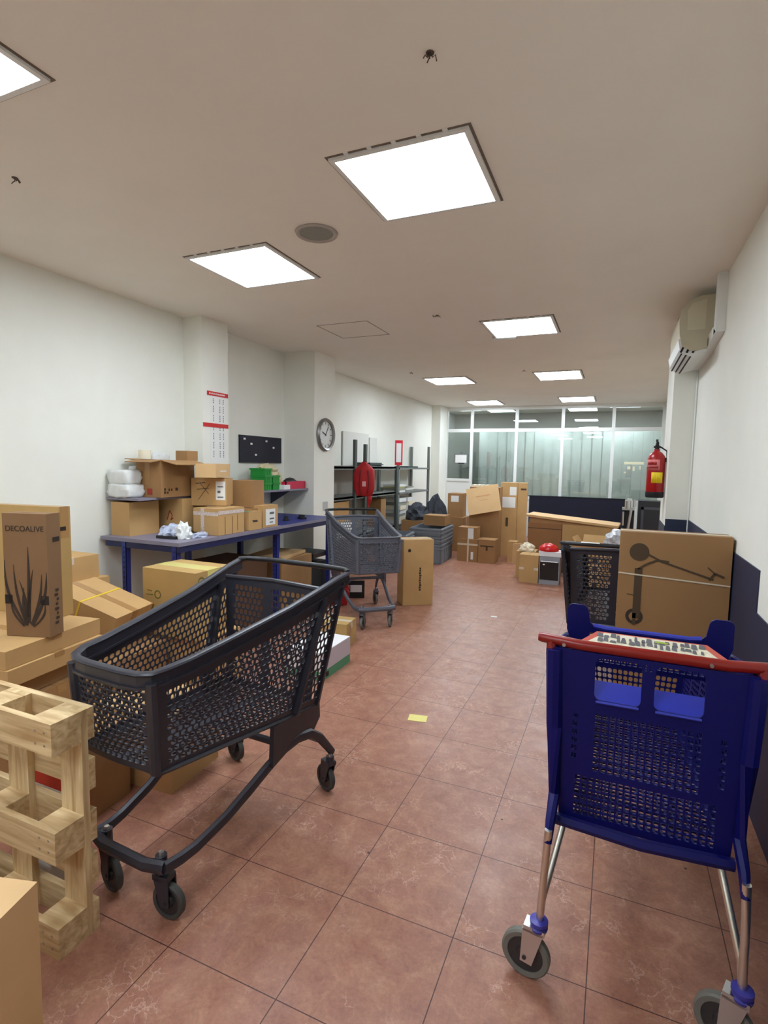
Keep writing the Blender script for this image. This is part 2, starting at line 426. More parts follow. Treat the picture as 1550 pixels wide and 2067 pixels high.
r = empty('ceiling_speaker', (-1.655, 2.785, H)); tag(r, 'round recessed grille in the ceiling between two lit panels', 'ceiling grille')
fin(lathe(B(), [(.095, -.0), (.122, -.002), (.118, -.012), (.098, -.008)], 36, closed=True), 'trim_ring', mat('speaker_ring', (176, 168, 160), .5), r, smooth=True)
fin(cyl(B(), (0, 0, -.005), (0, 0, -.001), .098, n=36), 'grille', mat('grille_mesh_grey', (138, 140, 132), .6, noise=.2, nscale=160), r)
hb = B()
for a in ((-2.73, 4.6, -2.722, 5.15), (-2.73, 5.14, -2.19, 5.15), (-2.198, 4.6, -2.19, 5.15), (-2.73, 4.6, -2.19, 4.608)): box(hb, a[0], a[1], H - .002, a[2], a[3], H)
tag(fin(hb, 'ceiling_hatch', mat('hatch_seam', (150, 140, 130), .9)), 'square access hatch seam in the ceiling above the wall clock', 'ceiling hatch')
for (x, y, s, lb) in ((-.62, 1.744, .7, 'loose wires poking from the bare ceiling nearest the camera'), (-2.69, 1.745, .7, 'loose wires in the ceiling at the left edge'),
                   (-1.526, 4.65, 1.3, 'wires hanging from the ceiling left of the bracketed lit panel'), (-2.77, 7.32, 1.2, 'wires in the ceiling before the far left row of lit panels'),
                   (-1.23, 7.63, 1.2, 'wires in the ceiling before the far right row of lit panels')):
    w = B()
    for k in range(4):
        a = random.uniform(0, 6.28); rr = random.uniform(.015, .035) * s
        sweep(w, [(0, 0, 0), (rr * .5 * math.cos(a), rr * .5 * math.sin(a), -.014), (rr * math.cos(a), rr * math.sin(a), -.006), (rr * 1.4 * math.cos(a + .4), rr * 1.4 * math.sin(a + .4), -.02)], .004, n=6)
    lathe(w, [(.0, -.001), (.014, -.002), (.014, 0)], 10)
    tag(fin(w, 'ceiling_wires', WIREC, loc=(x, y, H)), lb, 'wires', 'loose wires in the ceiling')

# ------------------------------------------------------------ cardboard boxes
def decal(p, face, wd, dp, ht, kind, args, m, name='print', raise_=.0012):
    bm = B()
    def Q(a, b):
        if face == 'front': return (a - wd, -raise_, b)
        if face == 'right': return (raise_, a, b)
        if face == 'top': return (a - wd, b, ht + raise_)
        if face == 'left': return (-wd - raise_, dp - a, b)
    if kind == 'rect':
        a0, b0, a1, b1 = args; bm.faces.new([bm.verts.new(Q(*q)) for q in ((a0, b0), (a1, b0), (a1, b1), (a0, b1))])
    elif kind == 'rects':
        for a0, b0, a1, b1 in args: bm.faces.new([bm.verts.new(Q(*q)) for q in ((a0, b0), (a1, b0), (a1, b1), (a0, b1))])
    elif kind == 'polys':
        for poly in args: bm.faces.new([bm.verts.new(Q(*q)) for q in poly])
    elif kind == 'ring':
        ca, cb, r0, r1 = args; n = 24
        for i in range(n):
            a, b = 2 * PI * i / n, 2 * PI * (i + 1) / n
            bm.faces.new([bm.verts.new(Q(ca + r * math.cos(t), cb + r * math.sin(t))) for r, t in ((r0, a), (r1, a), (r1, b), (r0, b))])
    o = fin(bm, name, m, p); solid(o, .0006, 1)
    return o
def words(p, face, wd, dp, ht, s, size, at, m=None, rot=0, name='printed_text', scale=None):
    me = text_mesh(s, size); a, b = at
    if face == 'front': mt = Matrix.Translation((a - wd, -.0012, b)) @ Matrix.Rotation(PI / 2, 4, 'X')
    elif face == 'right': mt = Matrix.Translation((.0012, a, b)) @ Matrix.Rotation(PI / 2, 4, 'Z') @ Matrix.Rotation(PI / 2, 4, 'X')
    else: mt = Matrix.Translation((a - wd, b, ht + .0012))
    mt = mt @ Matrix.Rotation(rot, 4, 'Z')
    if scale: mt = mt @ Matrix.Diagonal((scale[0], scale[1], 1, 1))
    me.transform(mt)
    return link(name, me, m or INK, p)
def carton(label, loc, yaw, w, d, h, m=KRAFT, tape='top', tm=TAPE_T, flaps=None, tilt=None, group='cardboard boxes', tw=.05, name='cardboard_box', seam=True):
    """near right bottom corner at the origin, spans -w in x, +d in y"""
    bm = B()
    if flaps:
        t = .006
        box(bm, -w, 0, 0, 0, t, h); box(bm, -w, d - t, 0, 0, d, h); box(bm, -w, t, 0, -w + t, d - t, h); box(bm, -t, t, 0, 0, d - t, h); box(bm, -w + t, t, 0, -t, d - t, t)
        o = fin(bm, name, m, None, loc, math.radians(yaw))
    else:
        box(bm, -w, 0, 0, 0, d, h)
        o = fin(bm, name, m, None, loc, math.radians(yaw), bevel=.004)
        long_x = w >= d
        if seam:
            sm = B()
            if long_x: box(sm, -w + .003, d / 2 - .0015, h, -.003, d / 2 + .0015, h + .0006)
            else: box(sm, -w / 2 - .0015, .003, h, -w / 2 + .0015, d - .003, h + .0006)
            fin(sm, 'flap_seam', INKB, o)
        if tape:
            tb = B(); e = .0012
            if long_x:
                c = d / 2; box(tb, -w - e, c - tw / 2, h, e, c + tw / 2, h + e); box(tb, 0, c - tw / 2, h * .72, e, c + tw / 2, h + e)
                box(tb, -w - e, c - tw / 2, h * .72, -w, c + tw / 2, h)
            else:
                c = -w / 2; box(tb, c - tw / 2, -e, h, c + tw / 2, d + e, h + e); box(tb, c - tw / 2, -e, h * .72, c + tw / 2, 0, h + e)
            fin(tb, 'packing_tape', tm, o)
    if flaps:
        for fl in flaps:
            side, ang, ln = fl; L_ = w if side in 'fb' else d
            fb = B(); box(fb, -L_ / 2, 0, -.003, L_ / 2, ln, .003)
            f = fin(fb, 'flap', m, o)
            R = {'f': (0, (-w / 2, 0, h), PI), 'b': (0, (-w / 2, d, h), 0), 'l': (0, (-w, d / 2, h), PI / 2), 'r': (0, (0, d / 2, h), -PI / 2)}[side]
            f.matrix_local = Matrix.Translation(R[1]) @ Matrix.Rotation(R[2], 4, 'Z') @ Matrix.Rotation(math.radians(ang), 4, 'X')
    if tilt: o.rotation_euler = (math.radians(tilt[0]), math.radians(tilt[1]), math.radians(yaw))
    tag(o, label, 'box', group)
    return o
G1 = 'cardboard boxes piled in the left corner'
# nearest box at the bottom left
c = carton('nearest cardboard box at the bottom left, standing before the pallet', (-1.13, .358, 0), 16, .46, .46, .467, KRAFT_L, group=G1)
# lower stack
carton('cardboard box on the floor under the near end of the left stack', (-1.93, 1.44, 0), 6, .62, .24, .35, KRAFT_D, group=G1, seam=False)
u = carton('cardboard box on the floor behind the front casters of the nearest trolley', (-1.772, 1.74, 0), 4, .45, .34, .35, KRAFT, group=G1)
carton('deep cardboard box low in the left stack under three flat cartons', (-2.23, 1.34, .352), 8, .62, .5, .135, KRAFT_D, group=G1)
carton('flat carton third from the top of the left stack', (-2.26, 1.34, .49), 10, .62, .5, .078, KRAFT_D, group=G1)
carton('flat carton second from the top of the left stack', (-2.22, 1.33, .57), 8, .64, .5, .072, KRAFT, group=G1)
carton('flat carton on top of the left stack with the plant box standing on it', (-2.236, 1.333, .644), 9, .66, .505, .076, KRAFT, group=G1)
# plant box
a = carton('tall brown box printed with a spiky plant', (-2.245, 1.53, .722), 18, .205, .085, .545, mat('kraft_card_dark', (132, 98, 64), .75, noise=.04, nscale=6), tape=None, group=G1)
K = (.205, .085, .545)
words(a, 'front', *K, 'DECOALIVE', .034, (.1025, .478), INK, scale=(1.0, 1))
def leaf(x0, z0, x1, z1, w, bend):
    pts = []; n = 8
    L_, R_ = [], []
    for i in range(n + 1):
        t = i / n; x = x0 + (x1 - x0) * t + bend * math.sin(PI * t); z = z0 + (z1 - z0) * t; ww = w * math.sin(PI * min(1, .25 + .75 * t)) * .5 + .0006
        L_.append((x - ww, z)); R_.append((x + ww, z))
    return [[L_[i], R_[i], R_[i + 1], L_[i + 1]] for i in range(n)]
pol = []
for t in ((.105, .06, .115, .40, .014, .004), (.10, .06, .07, .25, .013, .012), (.112, .06, .135, .30, .012, -.008), (.095, .055, .045, .32, .011, -.012), (.12, .055, .175, .28, .012, .014),
          (.09, .05, .004, .34, .013, -.03), (.125, .05, .198, .29, .013, .02), (.085, .045, .03, .17, .010, -.02), (.13, .045, .185, .15, .010, .02), (.1, .05, .09, .22, .012, -.01)):
    pol += leaf(*t)
decal(a, 'front', *K, 'polys', pol, INK, 'printed_plant')
decal(a, 'front', *K, 'rects', [(0, .145, .035, .185), (.165, .145, .205, .185)], mat('hand_hole', (40, 28, 20), .9), 'hand_hole')
decal(a, 'right', *K, 'rects', [(.035, .42, .075, .44)], mat('hand_hole', (40, 28, 20), .9), 'hand_hole')
decal(a, 'right', *K, 'rects', [(.035 + .006 * (k % 3), .05 + k * .021, .055 + .005 * (k % 2), .062 + k * .021) for k in range(8)], INK, 'side_lettering')
a2 = carton('tall plain box standing right behind the plant box', (-2.49, 1.76, .722), 9, .42, .07, .548, KRAFT_Y, group=G1)
decal(a2, 'right', .42, .07, .548, 'rects', [(.0, .43, .04, .45)], mat('hand_hole', (40, 28, 20), .9), 'hand_hole')
# boxes against the wall
carton('big cardboard box on the floor between the left stack and the white wall', (-3.24, 2.15, 0), 0, .48, .5, .69, KRAFT, group=G1)
carton('small cardboard box on top of the big box by the white wall', (-3.28, 2.18, .69), 0, .44, .42, .16, KRAFT, tape='top', tm=TAPE_W, group=G1)
t = carton('slumped cardboard box bound with a yellow strap', (-2.70, 2.16, .352), 14, .44, .36, .25, KRAFT, tape='top', group=G1, tilt=(0, 20))
sb_ = B(); e = .002
box(sb_, -.255, -e, -e, -.243, .36 + e, 0); box(sb_, -.255, -e, .25, -.243, .36 + e, .25 + e); box(sb_, -.255, -e, 0, -.243, 0, .25); box(sb_, -.255, .36, 0, -.243, .36 + e, .25)
fin(sb_, 'strap', YSTRAP, t)
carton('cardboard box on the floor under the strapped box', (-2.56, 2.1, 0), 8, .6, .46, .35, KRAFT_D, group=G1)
lb = carton('olive printed cardboard box standing in front of the blue bench', (-2.4, 2.585, .36), 0, .45, .34, .44, KRAFT_Y, tape='top', tm=mat('yellowish_tape', (222, 210, 130), .25), tw=.12, group=G1)
K = (.45, .34, .44)
decal(lb, 'front', *K, 'ring', (.13, .27, .02, .029), INKO, 'printed_logo')
decal(lb, 'front', *K, 'polys', [[(.0, .06), (.02, .05), (.1, .2), (.085, .205)], [(.04, .29), (.08, .285), (.08, .292), (.04, .297)], [(.03, .26), (.09, .262), (.09, .268), (.03, .266)]], INKO, 'printed_stem')
decal(lb, 'right', *K, 'ring', (.05, .38, .02, .029), INKO, 'printed_logo')
decal(lb, 'right', *K, 'polys', [[(.0, .2), (.01, .19), (.045, .33), (.035, .335)]], INKO, 'printed_stem')
carton('cardboard box on the floor under the olive printed box', (-2.36, 2.62, 0), 0, .5, .36, .36, KRAFT, group=G1)

# ------------------------------------------------------------ pallet standing on its side
pl = empty('wooden_pallet', (-1.46, .985, 0)); tag(pl, 'pale wooden pallet standing on its side at the left edge', 'pallet')
def plank(nm, x0, y0, z0, x1, y1, z1): return fin(box(B(), x0, y0, z0, x1, y1, z1), nm, WOOD_V if nm == 'cross_board' else WOOD, pl, bevel=.002)
PW = .62
for z in (.0, .305, .64): plank('bottom_board', -PW, 0, z, 0, .02, z + .1)
for z in (.0, .305, .64):
    for x in (-.1, -.36, -PW): plank('block', x, .02, z, x + (.1 if x > -.5 else .1), .095, z + .1)
for x in (-.1, -.36, -PW): plank('cross_board', x, .095, 0, x + .1, .117, .74)
for z in (.0, .16, .305, .475, .64): plank('deck_board', -PW, .117, z, 0, .139, z + .1)
nl = B()
for z in (.03, .07, .34, .375, .67, .71):
    for x in (-.03, -.07): cyl(nl, (x, -.001, z), (x, .001, z), .004, n=8)
fin(nl, 'nail_heads', STEEL, pl)
o = carton('red and white packet lying behind the pallet', (-1.72, 1.2, .0), 0, .3, .1, .42, mat('red_white_pack', (206, 60, 44), .5), tape=None, group=None, name='packet', seam=False)
decal(o, 'front', .3, .1, .42, 'rects', [(0, .0, .3, .34)], PAPER, 'white_band')

# ------------------------------------------------------------ grey plastic trolleys
def interp(t, pts):
    if t <= pts[0][0]: return pts[0][1]
    for (a, b), (c, d) in zip(pts, pts[1:]):
        if t <= c:
            s = (t - a) / (c - a); return b + (d - b) * s
    return pts[-1][1]
RIM = [(-.087, .86), (.05, .87), (.25, .898), (.5, .938), (.67, .975), (.80, 1.005), (.886, 1.02)]
BOT = [(-.067, .53), (.2, .505), (.52, .47), (.75, .45)]
def caster(parent, x, y, ztop, yaw, tyre, fork, R=.055, hub=HUB, bolt=True, off=.022):
    c = empty('caster', (x, y, 0), yaw, parent)
    f = B()
    box(f, -.021, -.02, R * 2 + .012, .021, .04, R * 2 + .03)
    for s in (-1, 1):
        prism(f, [(-.018, R * 2 + .02), (.042, R * 2 + .02), (.036 + off * .3, R * .8), (.012, R * .75)], s * .0165, s * .021, 'yz')
    cyl(f, (0, 0, R * 2 + .02), (0, 0, max(ztop, R * 2 + .03)), .019, n=16)
    fin(f, 'fork', fork, c)
    w = B(); yy = off
    lathe(w, [(R * .74, -.011), (R * .93, -.0125), (R, -.008), (R, .008), (R * .93, .0125), (R * .74, .011)], 32, (0, yy, R), 'x', closed=True)
    fin(w, 'tyre', tyre, c, smooth='auto')
    w = B(); lathe(w, [(.006, -.013), (R * .3, -.013), (R * .36, -.006), (R * .76, -.008), (R * .76, .008), (R * .36, .006), (R * .3, .013), (.006, .013)], 28, (0, yy, R), 'x')
    cyl(w, (-.024, yy, R), (.024, yy, R), .006, n=10)
    fin(w, 'hub', hub, c)
    if bolt:
        fin(lathe(B(), [(.0, ztop + .012), (.008, ztop + .011), (.0105, ztop + .004), (.0105, ztop)], 14), 'bolt', STEEL, c, smooth='auto')
    return c
def trolley(label, loc, th, m, wF=.194, wH=.317, tyre=TYRE, yaws=(0, 0, 0, 0), cols=34, group='grey plastic shopping trolleys'):
    r = empty('shopping_trolley', (loc[0], loc[1], 0), th); tag(r, label, 'shopping trolley', group)
    wt = lambda y: wF + (wH - wF) * (y + .087) / .973
    wb = lambda y: .182 / .194 * wF + .09 * (y + .067)
    zr = lambda y: interp(y, RIM); zb = lambda y: interp(y, BOT)
    sk = .03
    def side(s):
        def P(u, v):
            yt = -.08 + u * .93; yb = -.06 + u * .79
            y = yb + (yt - yb) * v
            return Vector((s * (wb(yb) + (wt(yt) - wb(yb)) * v), y, zb(yb) + (zr(yt) - sk - zb(yb)) * v))
        return P
    def msk(u, v):
        if u < .05 or u > .975 or v < .05 or v > .9: return 0
        if .80 < u + (.5 - v) * .07 < .865: return 0
        return 1
    for s in (-1, 1):
        o = fin(lattice(B(), side(s), cols, 16, msk), 'side_panel', m, r); solid(o, .004)
    PF = lambda u, v: Vector((-wb(-.06) + 2 * wb(-.06) * u + (-(wt(-.08) - wb(-.06)) + 2 * (wt(-.08) - wb(-.06)) * u) * v, -.062 - .018 * v - .012 * math.sin(PI * u), zb(-.06) + (zr(-.08) - sk - zb(-.06)) * v))
    o = fin(lattice(B(), PF, 14, 16, lambda u, v: 0 if (u < .09 or u > .91 or v < .05 or v > .92) else 1), 'front_panel', m, r); solid(o, .004)
    PB = lambda u, v: Vector(((-1 + 2 * u) * wb(-.06 + .78 * v), -.06 + .78 * v, zb(-.06 + .78 * v)))
    o = fin(lattice(B(), PB, 14, 28, lambda u, v: 0 if (u < .08 or u > .92 or v < .03 or v > .97 or abs(u - .5) < .04) else 1), 'basket_floor', m, r); solid(o, .006)
    # swinging rear gate
    yg0, yg1 = .70, .735
    def PG(u, v):
        y = yg0 + (yg1 - yg0) * v; wd = (wb(yg0) - .012) * (1 - v) + (wt(yg1) - .03) * v
        return Vector(((-1 + 2 * u) * wd, y, zb(yg0) + .01 + (zr(yg1) - .035 - zb(yg0)) * v))
    def gm(u, v):
        if u < .08 or u > .92 or v < .05 or v > .95 or abs(u - .47) < .045 or abs(u - .7) < .018: return 0
        return 1
    gt = fin(lattice(B(), PG, 20, 18, gm), 'rear_gate', m, r); solid(gt, .004)
    gb = B(); sweep(gb, [PG(0, 1.0), PG(.5, 1.02), PG(1, 1.0)], .02, .022, n=8); fin(gb, 'gate_bar', m, gt, smooth='auto')
    # rim with rounded front corners
    path = []
    ys = [.886, .8, .67, .5, .35, .2, .05, -.03]
    for y in ys: path.append((wt(y), y, zr(y)))
    path += [(wF - .012, -.072, .857), (wF - .05, -.094, .856), (wF - .11, -.102, .856)]
    left = [(-x, y, z) for x, y, z in path[::-1]]
    rb = B(); sweep(rb, path + left, .032, .016, n=8)
    fin(rb, 'rim', m, r, smooth='auto')
    rb = B(); sweep(rb, [(x * .985, y, z - .024) for x, y, z in path + left], .014, .036, n=4)
    sweep(rb, [(x * .99, y - (0 if y > 0 else .001), z - .043) for x, y, z in path + left], .026, .008, n=4)
    fin(rb, 'rim_skirt', m, r)
    # corner posts and diagonal stiles
    cp = B()
    for s in (-1, 1):
        x0, x1 = wb(-.06), wt(-.08)
        sweep(cp, [(s * (x0 - .006), -.062, .53), (s * (x1 - .008), -.082, .83)], .04, .03, n=8, upv=Vector((0, 1, 0)))
        a_, b_ = side(s)(.80, .02), side(s)(.85, .97)
        sweep(cp, [a_, b_], .014, .05, n=4, upv=Vector((1, 0, 0)))
        a_, b_ = side(s)(.99, .0), side(s)(.99, 1)
        sweep(cp, [a_, b_], .014, .022, n=4, upv=Vector((1, 0, 0)))
    lo = [(s_ * (wb(y) + .002), y, zb(y)) for s_, y in [(1, .73), (1, .5), (1, .25), (1, .0), (1, -.055), (-1, -.055), (-1, 0), (-1, .25), (-1, .5), (-1, .73)]]
    sweep(cp, lo, .022, .018, n=6, closed=True)
    fin(cp, 'basket_frame', m, r)
    # handle bar
    hb = B(); zz = zr(.886)
    sweep(hb, [(-wH, .875, zz), (-wH + .03, .905, zz + .004), (-wH * .5, .918, zz + .006), (wH * .5, .918, zz + .006), (wH - .03, .905, zz + .004), (wH, .875, zz)], .026, n=12)
    fin(hb, 'handle', BLACKP2, r, smooth='auto')
    # chassis
    ch = B()
    for s in (-1, 1):
        pth = [(s * .172, -.035, .192), (s * .178, .03, .186), (s * .186, .09, .190), (s * .2, .22, .222), (s * .213, .33, .268), (s * .224, .43, .312), (s * .232, .52, .343), (s * .24, .60, .352), (s * .248, .68, .338), (s * .256, .75, .29), (s * .262, .80, .23), (s * .268, .835, .185)]
        sweep(ch, pth, .03, .046, n=8, upv=Vector((0, 0, 1)), widths=[1, 1, .95, .95, 1, 1, 1, 1, 1, .95, .85, .8])
        prism(ch, [(.44, .475), (.76, .452), (.765, .38), (.72, .34), (.60, .355), (.50, .335), (.43, .31)], s * .226, s * .246, 'yz')
    sweep(ch, [(-.172, -.03, .192), (-.1, -.05, .192), (.1, -.05, .192), (.172, -.03, .192)], .036, .046, n=8)
    sweep(ch, [(-.235, .52, .36), (.235, .52, .36)], .03, .03, n=8)
    fin(ch, 'chassis', m, r, smooth='auto')
    for i, (x, y, zt_) in enumerate(((-.135, -.012, .212), (.135, -.012, .212), (-.268, .816, .175), (.268, .816, .175))):
        caster(r, x, y, zt_, yaws[i], tyre, m, R=.061, off=.03)
    return r
T1 = trolley('nearest dark grey plastic trolley, empty, beside the pallet', (-1.446, 1.259), -.054, BLACKP, yaws=(-1.75, -1.45, 1.3, 1.17))
tg = fin(box(B(), -.14, -.088, .80, -.08, -.084, .812), 'label_plate', GREYP, T1)
T3 = trolley('mid grey plastic trolley beyond it, standing by the blue bench', (-1.966, 4.409), .732, GREYP, wF=.21, wH=.28, tyre=TYRE_L, yaws=(-.6, -.5, 0, 0), cols=32)
T2 = trolley('black grey plastic trolley behind the scooter box at the right wall', (-.01, 4.52), PI + .02, BLACKP, wH=.31, tyre=TYRE, yaws=(0, 0, 0, .9), cols=32)
fin(box(B(), .08, .905, 1.036, .19, .935, 1.040), 'handle_label', PAPER, T2)

# ------------------------------------------------------------ blue cart
bc = empty('shopping_cart', (.113, 1.52, 0)); tag(bc, 'deep blue plastic cart with a red handle and chrome legs', 'shopping cart')
def fplate(name, outline, holes, th, m, org, tiltx=0, parent=None):
    me = plate(outline, holes, th)
    me.transform(Matrix.Translation(org) @ Matrix.Rotation(PI / 2 + tiltx, 4, 'X'))
    return link(name, me, m, parent or bc)
def rr_(x0, y0, x1, y1): return [(x0, y0), (x1, y0), (x1, y1), (x0, y1)]
holes = [rrect(-.138, .848, -.018, .972, .018), rrect(.014, .848, .134, .972, .018)]
nx = 14; px = .27 / nx
for i in range(nx):
    for j in range(9):
        x = -.134 + i * px; z = .637 + j * .0195
        holes.append(rr_(x + .0022, z, x + px - .0022, z + .0155))
nx = 19; px = .36 / nx
for i in range(nx):
    for j in range(6):
        x = -.18 + i * px; z = .497 + j * .0205
        holes.append(rr_(x + .0022, z, x + px - .0022, z + .016))
for s in (-1, 1):
    for j in range(6): holes.append(rr_(min(s * .178, s * .192), .665 + j * .024, max(s * .178, s * .192), .680 + j * .024))
for x in (-.008, .004): holes.append(rr_(x - .004, .955, x, .972))
gate = fplate('rear_gate', [(-.215, .475), (.215, .475), (.24, .75), (.25, .985), (-.25, .985), (-.24, .75)], holes, .007, BLUE, (0, .08, 0))
gr = B()
for hx in (-.078, .074): sweep(gr, [(hx - .055, .072, .846), (hx + .055, .072, .846)], .008, .008, n=6)
fin(gr, 'hole_lip', BLUE_L, gate)
# child seat: sloping flap and backrest with two ears
sf = B(); prism(sf, [(.088, .836), (.15, .872), (.15, .880), (.088, .844)], -.17, .17, 'yz')
fin(sf, 'seat_flap', BLUE_L, bc)
sback = [(-.2, .86), (.2, .86), (.238, .97)] + [(.238, 1.04), (.234, 1.05), (.224, 1.056), (.188, 1.056), (.178, 1.05), (.173, 1.04), (.166, 1.0), (.155, .99), (.13, .985)] + [(-.13, .985), (-.155, .99), (-.166, 1.0), (-.173, 1.04), (-.178, 1.05), (-.188, 1.056), (-.224, 1.056), (-.234, 1.05), (-.238, 1.04), (-.238, .97)]
sh = []
nx = 20; px = .34 / nx
for i in range(nx):
    for j in range(5): sh.append(rr_(-.17 + i * px + .0025, .872 + j * .02, -.17 + (i + 1) * px - .0025, .887 + j * .02))
fplate('seat_backrest', sback, sh, .007, BLUE, (0, .345, 0))
bb = B(); sweep(bb, [(-.155, .345, .99), (-.12, .345, .985), (.12, .345, .985), (.155, .345, .99)], .02, .016, n=8); fin(bb, 'backrest_bar', BLUE_L, bc, smooth='auto')
# side walls, narrowing and dropping to the front
zt_ = lambda y: interp(y, [(.08, .985), (.4, .93), (.7, .84), (.98, .76)])
for s in (-1, 1):
    def P(u, v, s=s):
        y = .08 + u * (.86 + .04 * v); z0_ = .475 - .0 * u; z = z0_ + (zt_(y) - z0_) * v
        return Vector((s * (.215 - .045 * u + (.035 - .0 * u) * v), y, z))
    o = fin(lattice(B(), P, 36, 18, lambda u, v: 0 if (u < .05 or u > .97 or v < .05 or v > .93 or int(u * 6.02) != int((u + .02) * 6.02)) else 1, hole=.8, stag=False), 'side_panel', BLUE, bc); solid(o, .006)
PF2 = lambda u, v: Vector(((-1 + 2 * u) * (.17 + .035 * v), .94 + .04 * v, .475 + (.76 - .475) * v))
o = fin(lattice(B(), PF2, 18, 12, lambda u, v: 0 if (u < .05 or u > .95 or v < .06 or v > .93) else 1, hole=.8, stag=False), 'front_panel', BLUE, bc); solid(o, .006)
PB2 = lambda u, v: Vector(((-1 + 2 * u) * (.215 - .045 * v), .08 + .86 * v, .475))
o = fin(lattice(B(), PB2, 22, 40, lambda u, v: 0 if (u < .04 or u > .96 or v < .03 or v > .97) else 1, hole=.8, stag=False), 'basket_floor', BLUE, bc); solid(o, .006)
fr = B()
for s in (-1, 1):
    sweep(fr, [(s * .252, .075, .98), (s * .243, .075, .75), (s * .232, .07, .55), (s * .234, .0, .50), (s * .236, -.022, .45)], .034, .045, n=8, widths=[1, 1, .95, .8, .62])
    sweep(fr, [(s * .25, .1, .985), (s * .24, .4, .93), (s * .225, .7, .84), (s * .205, .98, .76)], .022, .022, n=8)
sweep(fr, [(-.205, .98, .76), (.205, .98, .76)], .022, .022, n=8)
sweep(fr, [(-.225, .06, .478), (0, .045, .474), (.225, .06, .478)], .03, .034, n=6)
for s in (-1, 1): sweep(fr, [(s * .2, .05, .475), (s * .17, .95, .475)], .02, .024, n=6)
fin(fr, 'basket_frame', BLUE, bc, smooth='auto')
hs = B(); sweep(hs, [(-.3, .1, 1.004), (-.29, .1, 1.004), (-.18, .085, 1.0), (.18, .085, 1.0), (.29, .1, 1.004), (.3, .1, 1.004)], .032, .030, n=14, widths=[.8, 1, 1, 1, 1, .8])
for s in (-1, 1): sweep(hs, [(s * .262, .098, 1.0), (s * .262, .09, .96), (s * .258, .085, .925)], .028, .036, n=8)
hd = fin(hs, 'handle', RED, bc, smooth='auto')
ap = B()
v = [ap.verts.new(c_) for c_ in ((-.19, .078, 1.010), (.19, .078, 1.010), (.14, .145, 1.030), (-.14, .145, 1.030), (-.19, .078, .992), (.19, .078, .992), (.14, .145, 1.012), (-.14, .145, 1.012))]
for f in ((0, 1, 2, 3), (7, 6, 5, 4), (0, 4, 5, 1), (1, 5, 6, 2), (2, 6, 7, 3), (3, 7, 4, 0)): ap.faces.new([v[i] for i in f])
pt = fin(ap, 'handle_plate', mat('faded_red_plastic', (196, 92, 78), .35), hd, bevel=.003)
nm = Vector((0, -.02, .067)).normalized()
def onplate(x, t, up_=.0018): return Vector((x, .078 + .067 * t, 1.010 + .020 * t)) + nm * up_
st = B(); st.faces.new([st.verts.new(onplate(*q)) for q in ((-.165, .1), (.16, .1), (.122, .9), (-.12, .9))])
o = fin(st, 'sticker', mat('worn_white_sticker', (222, 214, 190), .5, noise=.12, nscale=60), hd); solid(o, .0006, 1)
sm = B(); smg = B()
for k in range(34):
    x = -.13 + (k % 17) * .0158 + random.uniform(-.003, .003); t_ = .25 + .3 * (k // 17) + random.uniform(-.05, .1)
    w1, h1 = random.uniform(.004, .009), random.uniform(.12, .3)
    sm.faces.new([sm.verts.new(onplate(a_, b_, .0032)) for a_, b_ in ((x - w1, t_), (x + w1, t_ - .03), (x + w1 * .8, t_ + h1), (x - w1 * .6, t_ + h1 * 1.1))])
fin(sm, 'sticker_print', INKG, hd)
smg.faces.new([smg.verts.new(onplate(a_, b_, .0036)) for a_, b_ in ((.01, .62), (.04, .6), (.045, .72), (.012, .75))]); fin(smg, 'sticker_mark', mat('lime_print', (150, 170, 70), .5), hd)
bt = B(); cyl(bt, (-.225, .068, 1.0), (-.225, .062, 1.0), .005, n=12); cyl(bt, (.142, .068, 1.0), (.142, .062, 1.0), .005, n=12); fin(bt, 'rivet', STEEL, hd)
for s in (-1, 1):
    lg = B(); sweep(lg, [(s * .236, -.022, .49), (s * .242, -.018, .36), (s * .248, .0, .25), (s * .252, .004, .17)], .021, n=12)
    sweep(lg, [(s * .2, .16, .48), (s * .205, .12, .43), (s * .232, .05, .31), (s * .246, .018, .25), (s * .25, .008, .19)], .019, n=12)
    fin(lg, 'leg_tube', CHROME, bc, smooth='auto')
ub = B()
for s in (-1, 1): sweep(ub, [(s * .2, .16, .455), (s * .18, .7, .445), (s * .17, .86, .3), (s * .168, .88, .17)], .02, n=10)
sweep(ub, [(-.18, .7, .445), (.18, .7, .445)], .02, n=10)
fin(ub, 'under_frame', CHROME, bc, smooth='auto')
def bigcaster(x, y, yaw):
    c_ = caster(bc, x, y, .15, yaw, TYRE_L, STEEL, R=.071, bolt=False, off=.034)
    k = B(); lathe(k, [(.014, .160), (.024, .162), (.026, .17), (.02, .174), (.02, .177), (.026, .18), (.026, .19), (.013, .195)], 22)
    fin(k, 'swivel_collar', mat('violet_blue_plastic', (60, 56, 150), .4), c_, smooth='auto')
bigcaster(-.252, .004, 1.45); bigcaster(.252, .004, 1.2); bigcaster(-.168, .88, .3); bigcaster(.168, .88, .2)
# bits in the cart
o = fin(box(B(), -.05, -.06, 0, .05, .06, .03), 'packet', mat('teal_pack', (60, 170, 180), .4), loc=(.235, 2.0, .86), rotz=.3, bevel=.004)
tag(o, 'small teal packet lying in the seat of the blue cart', 'packet')

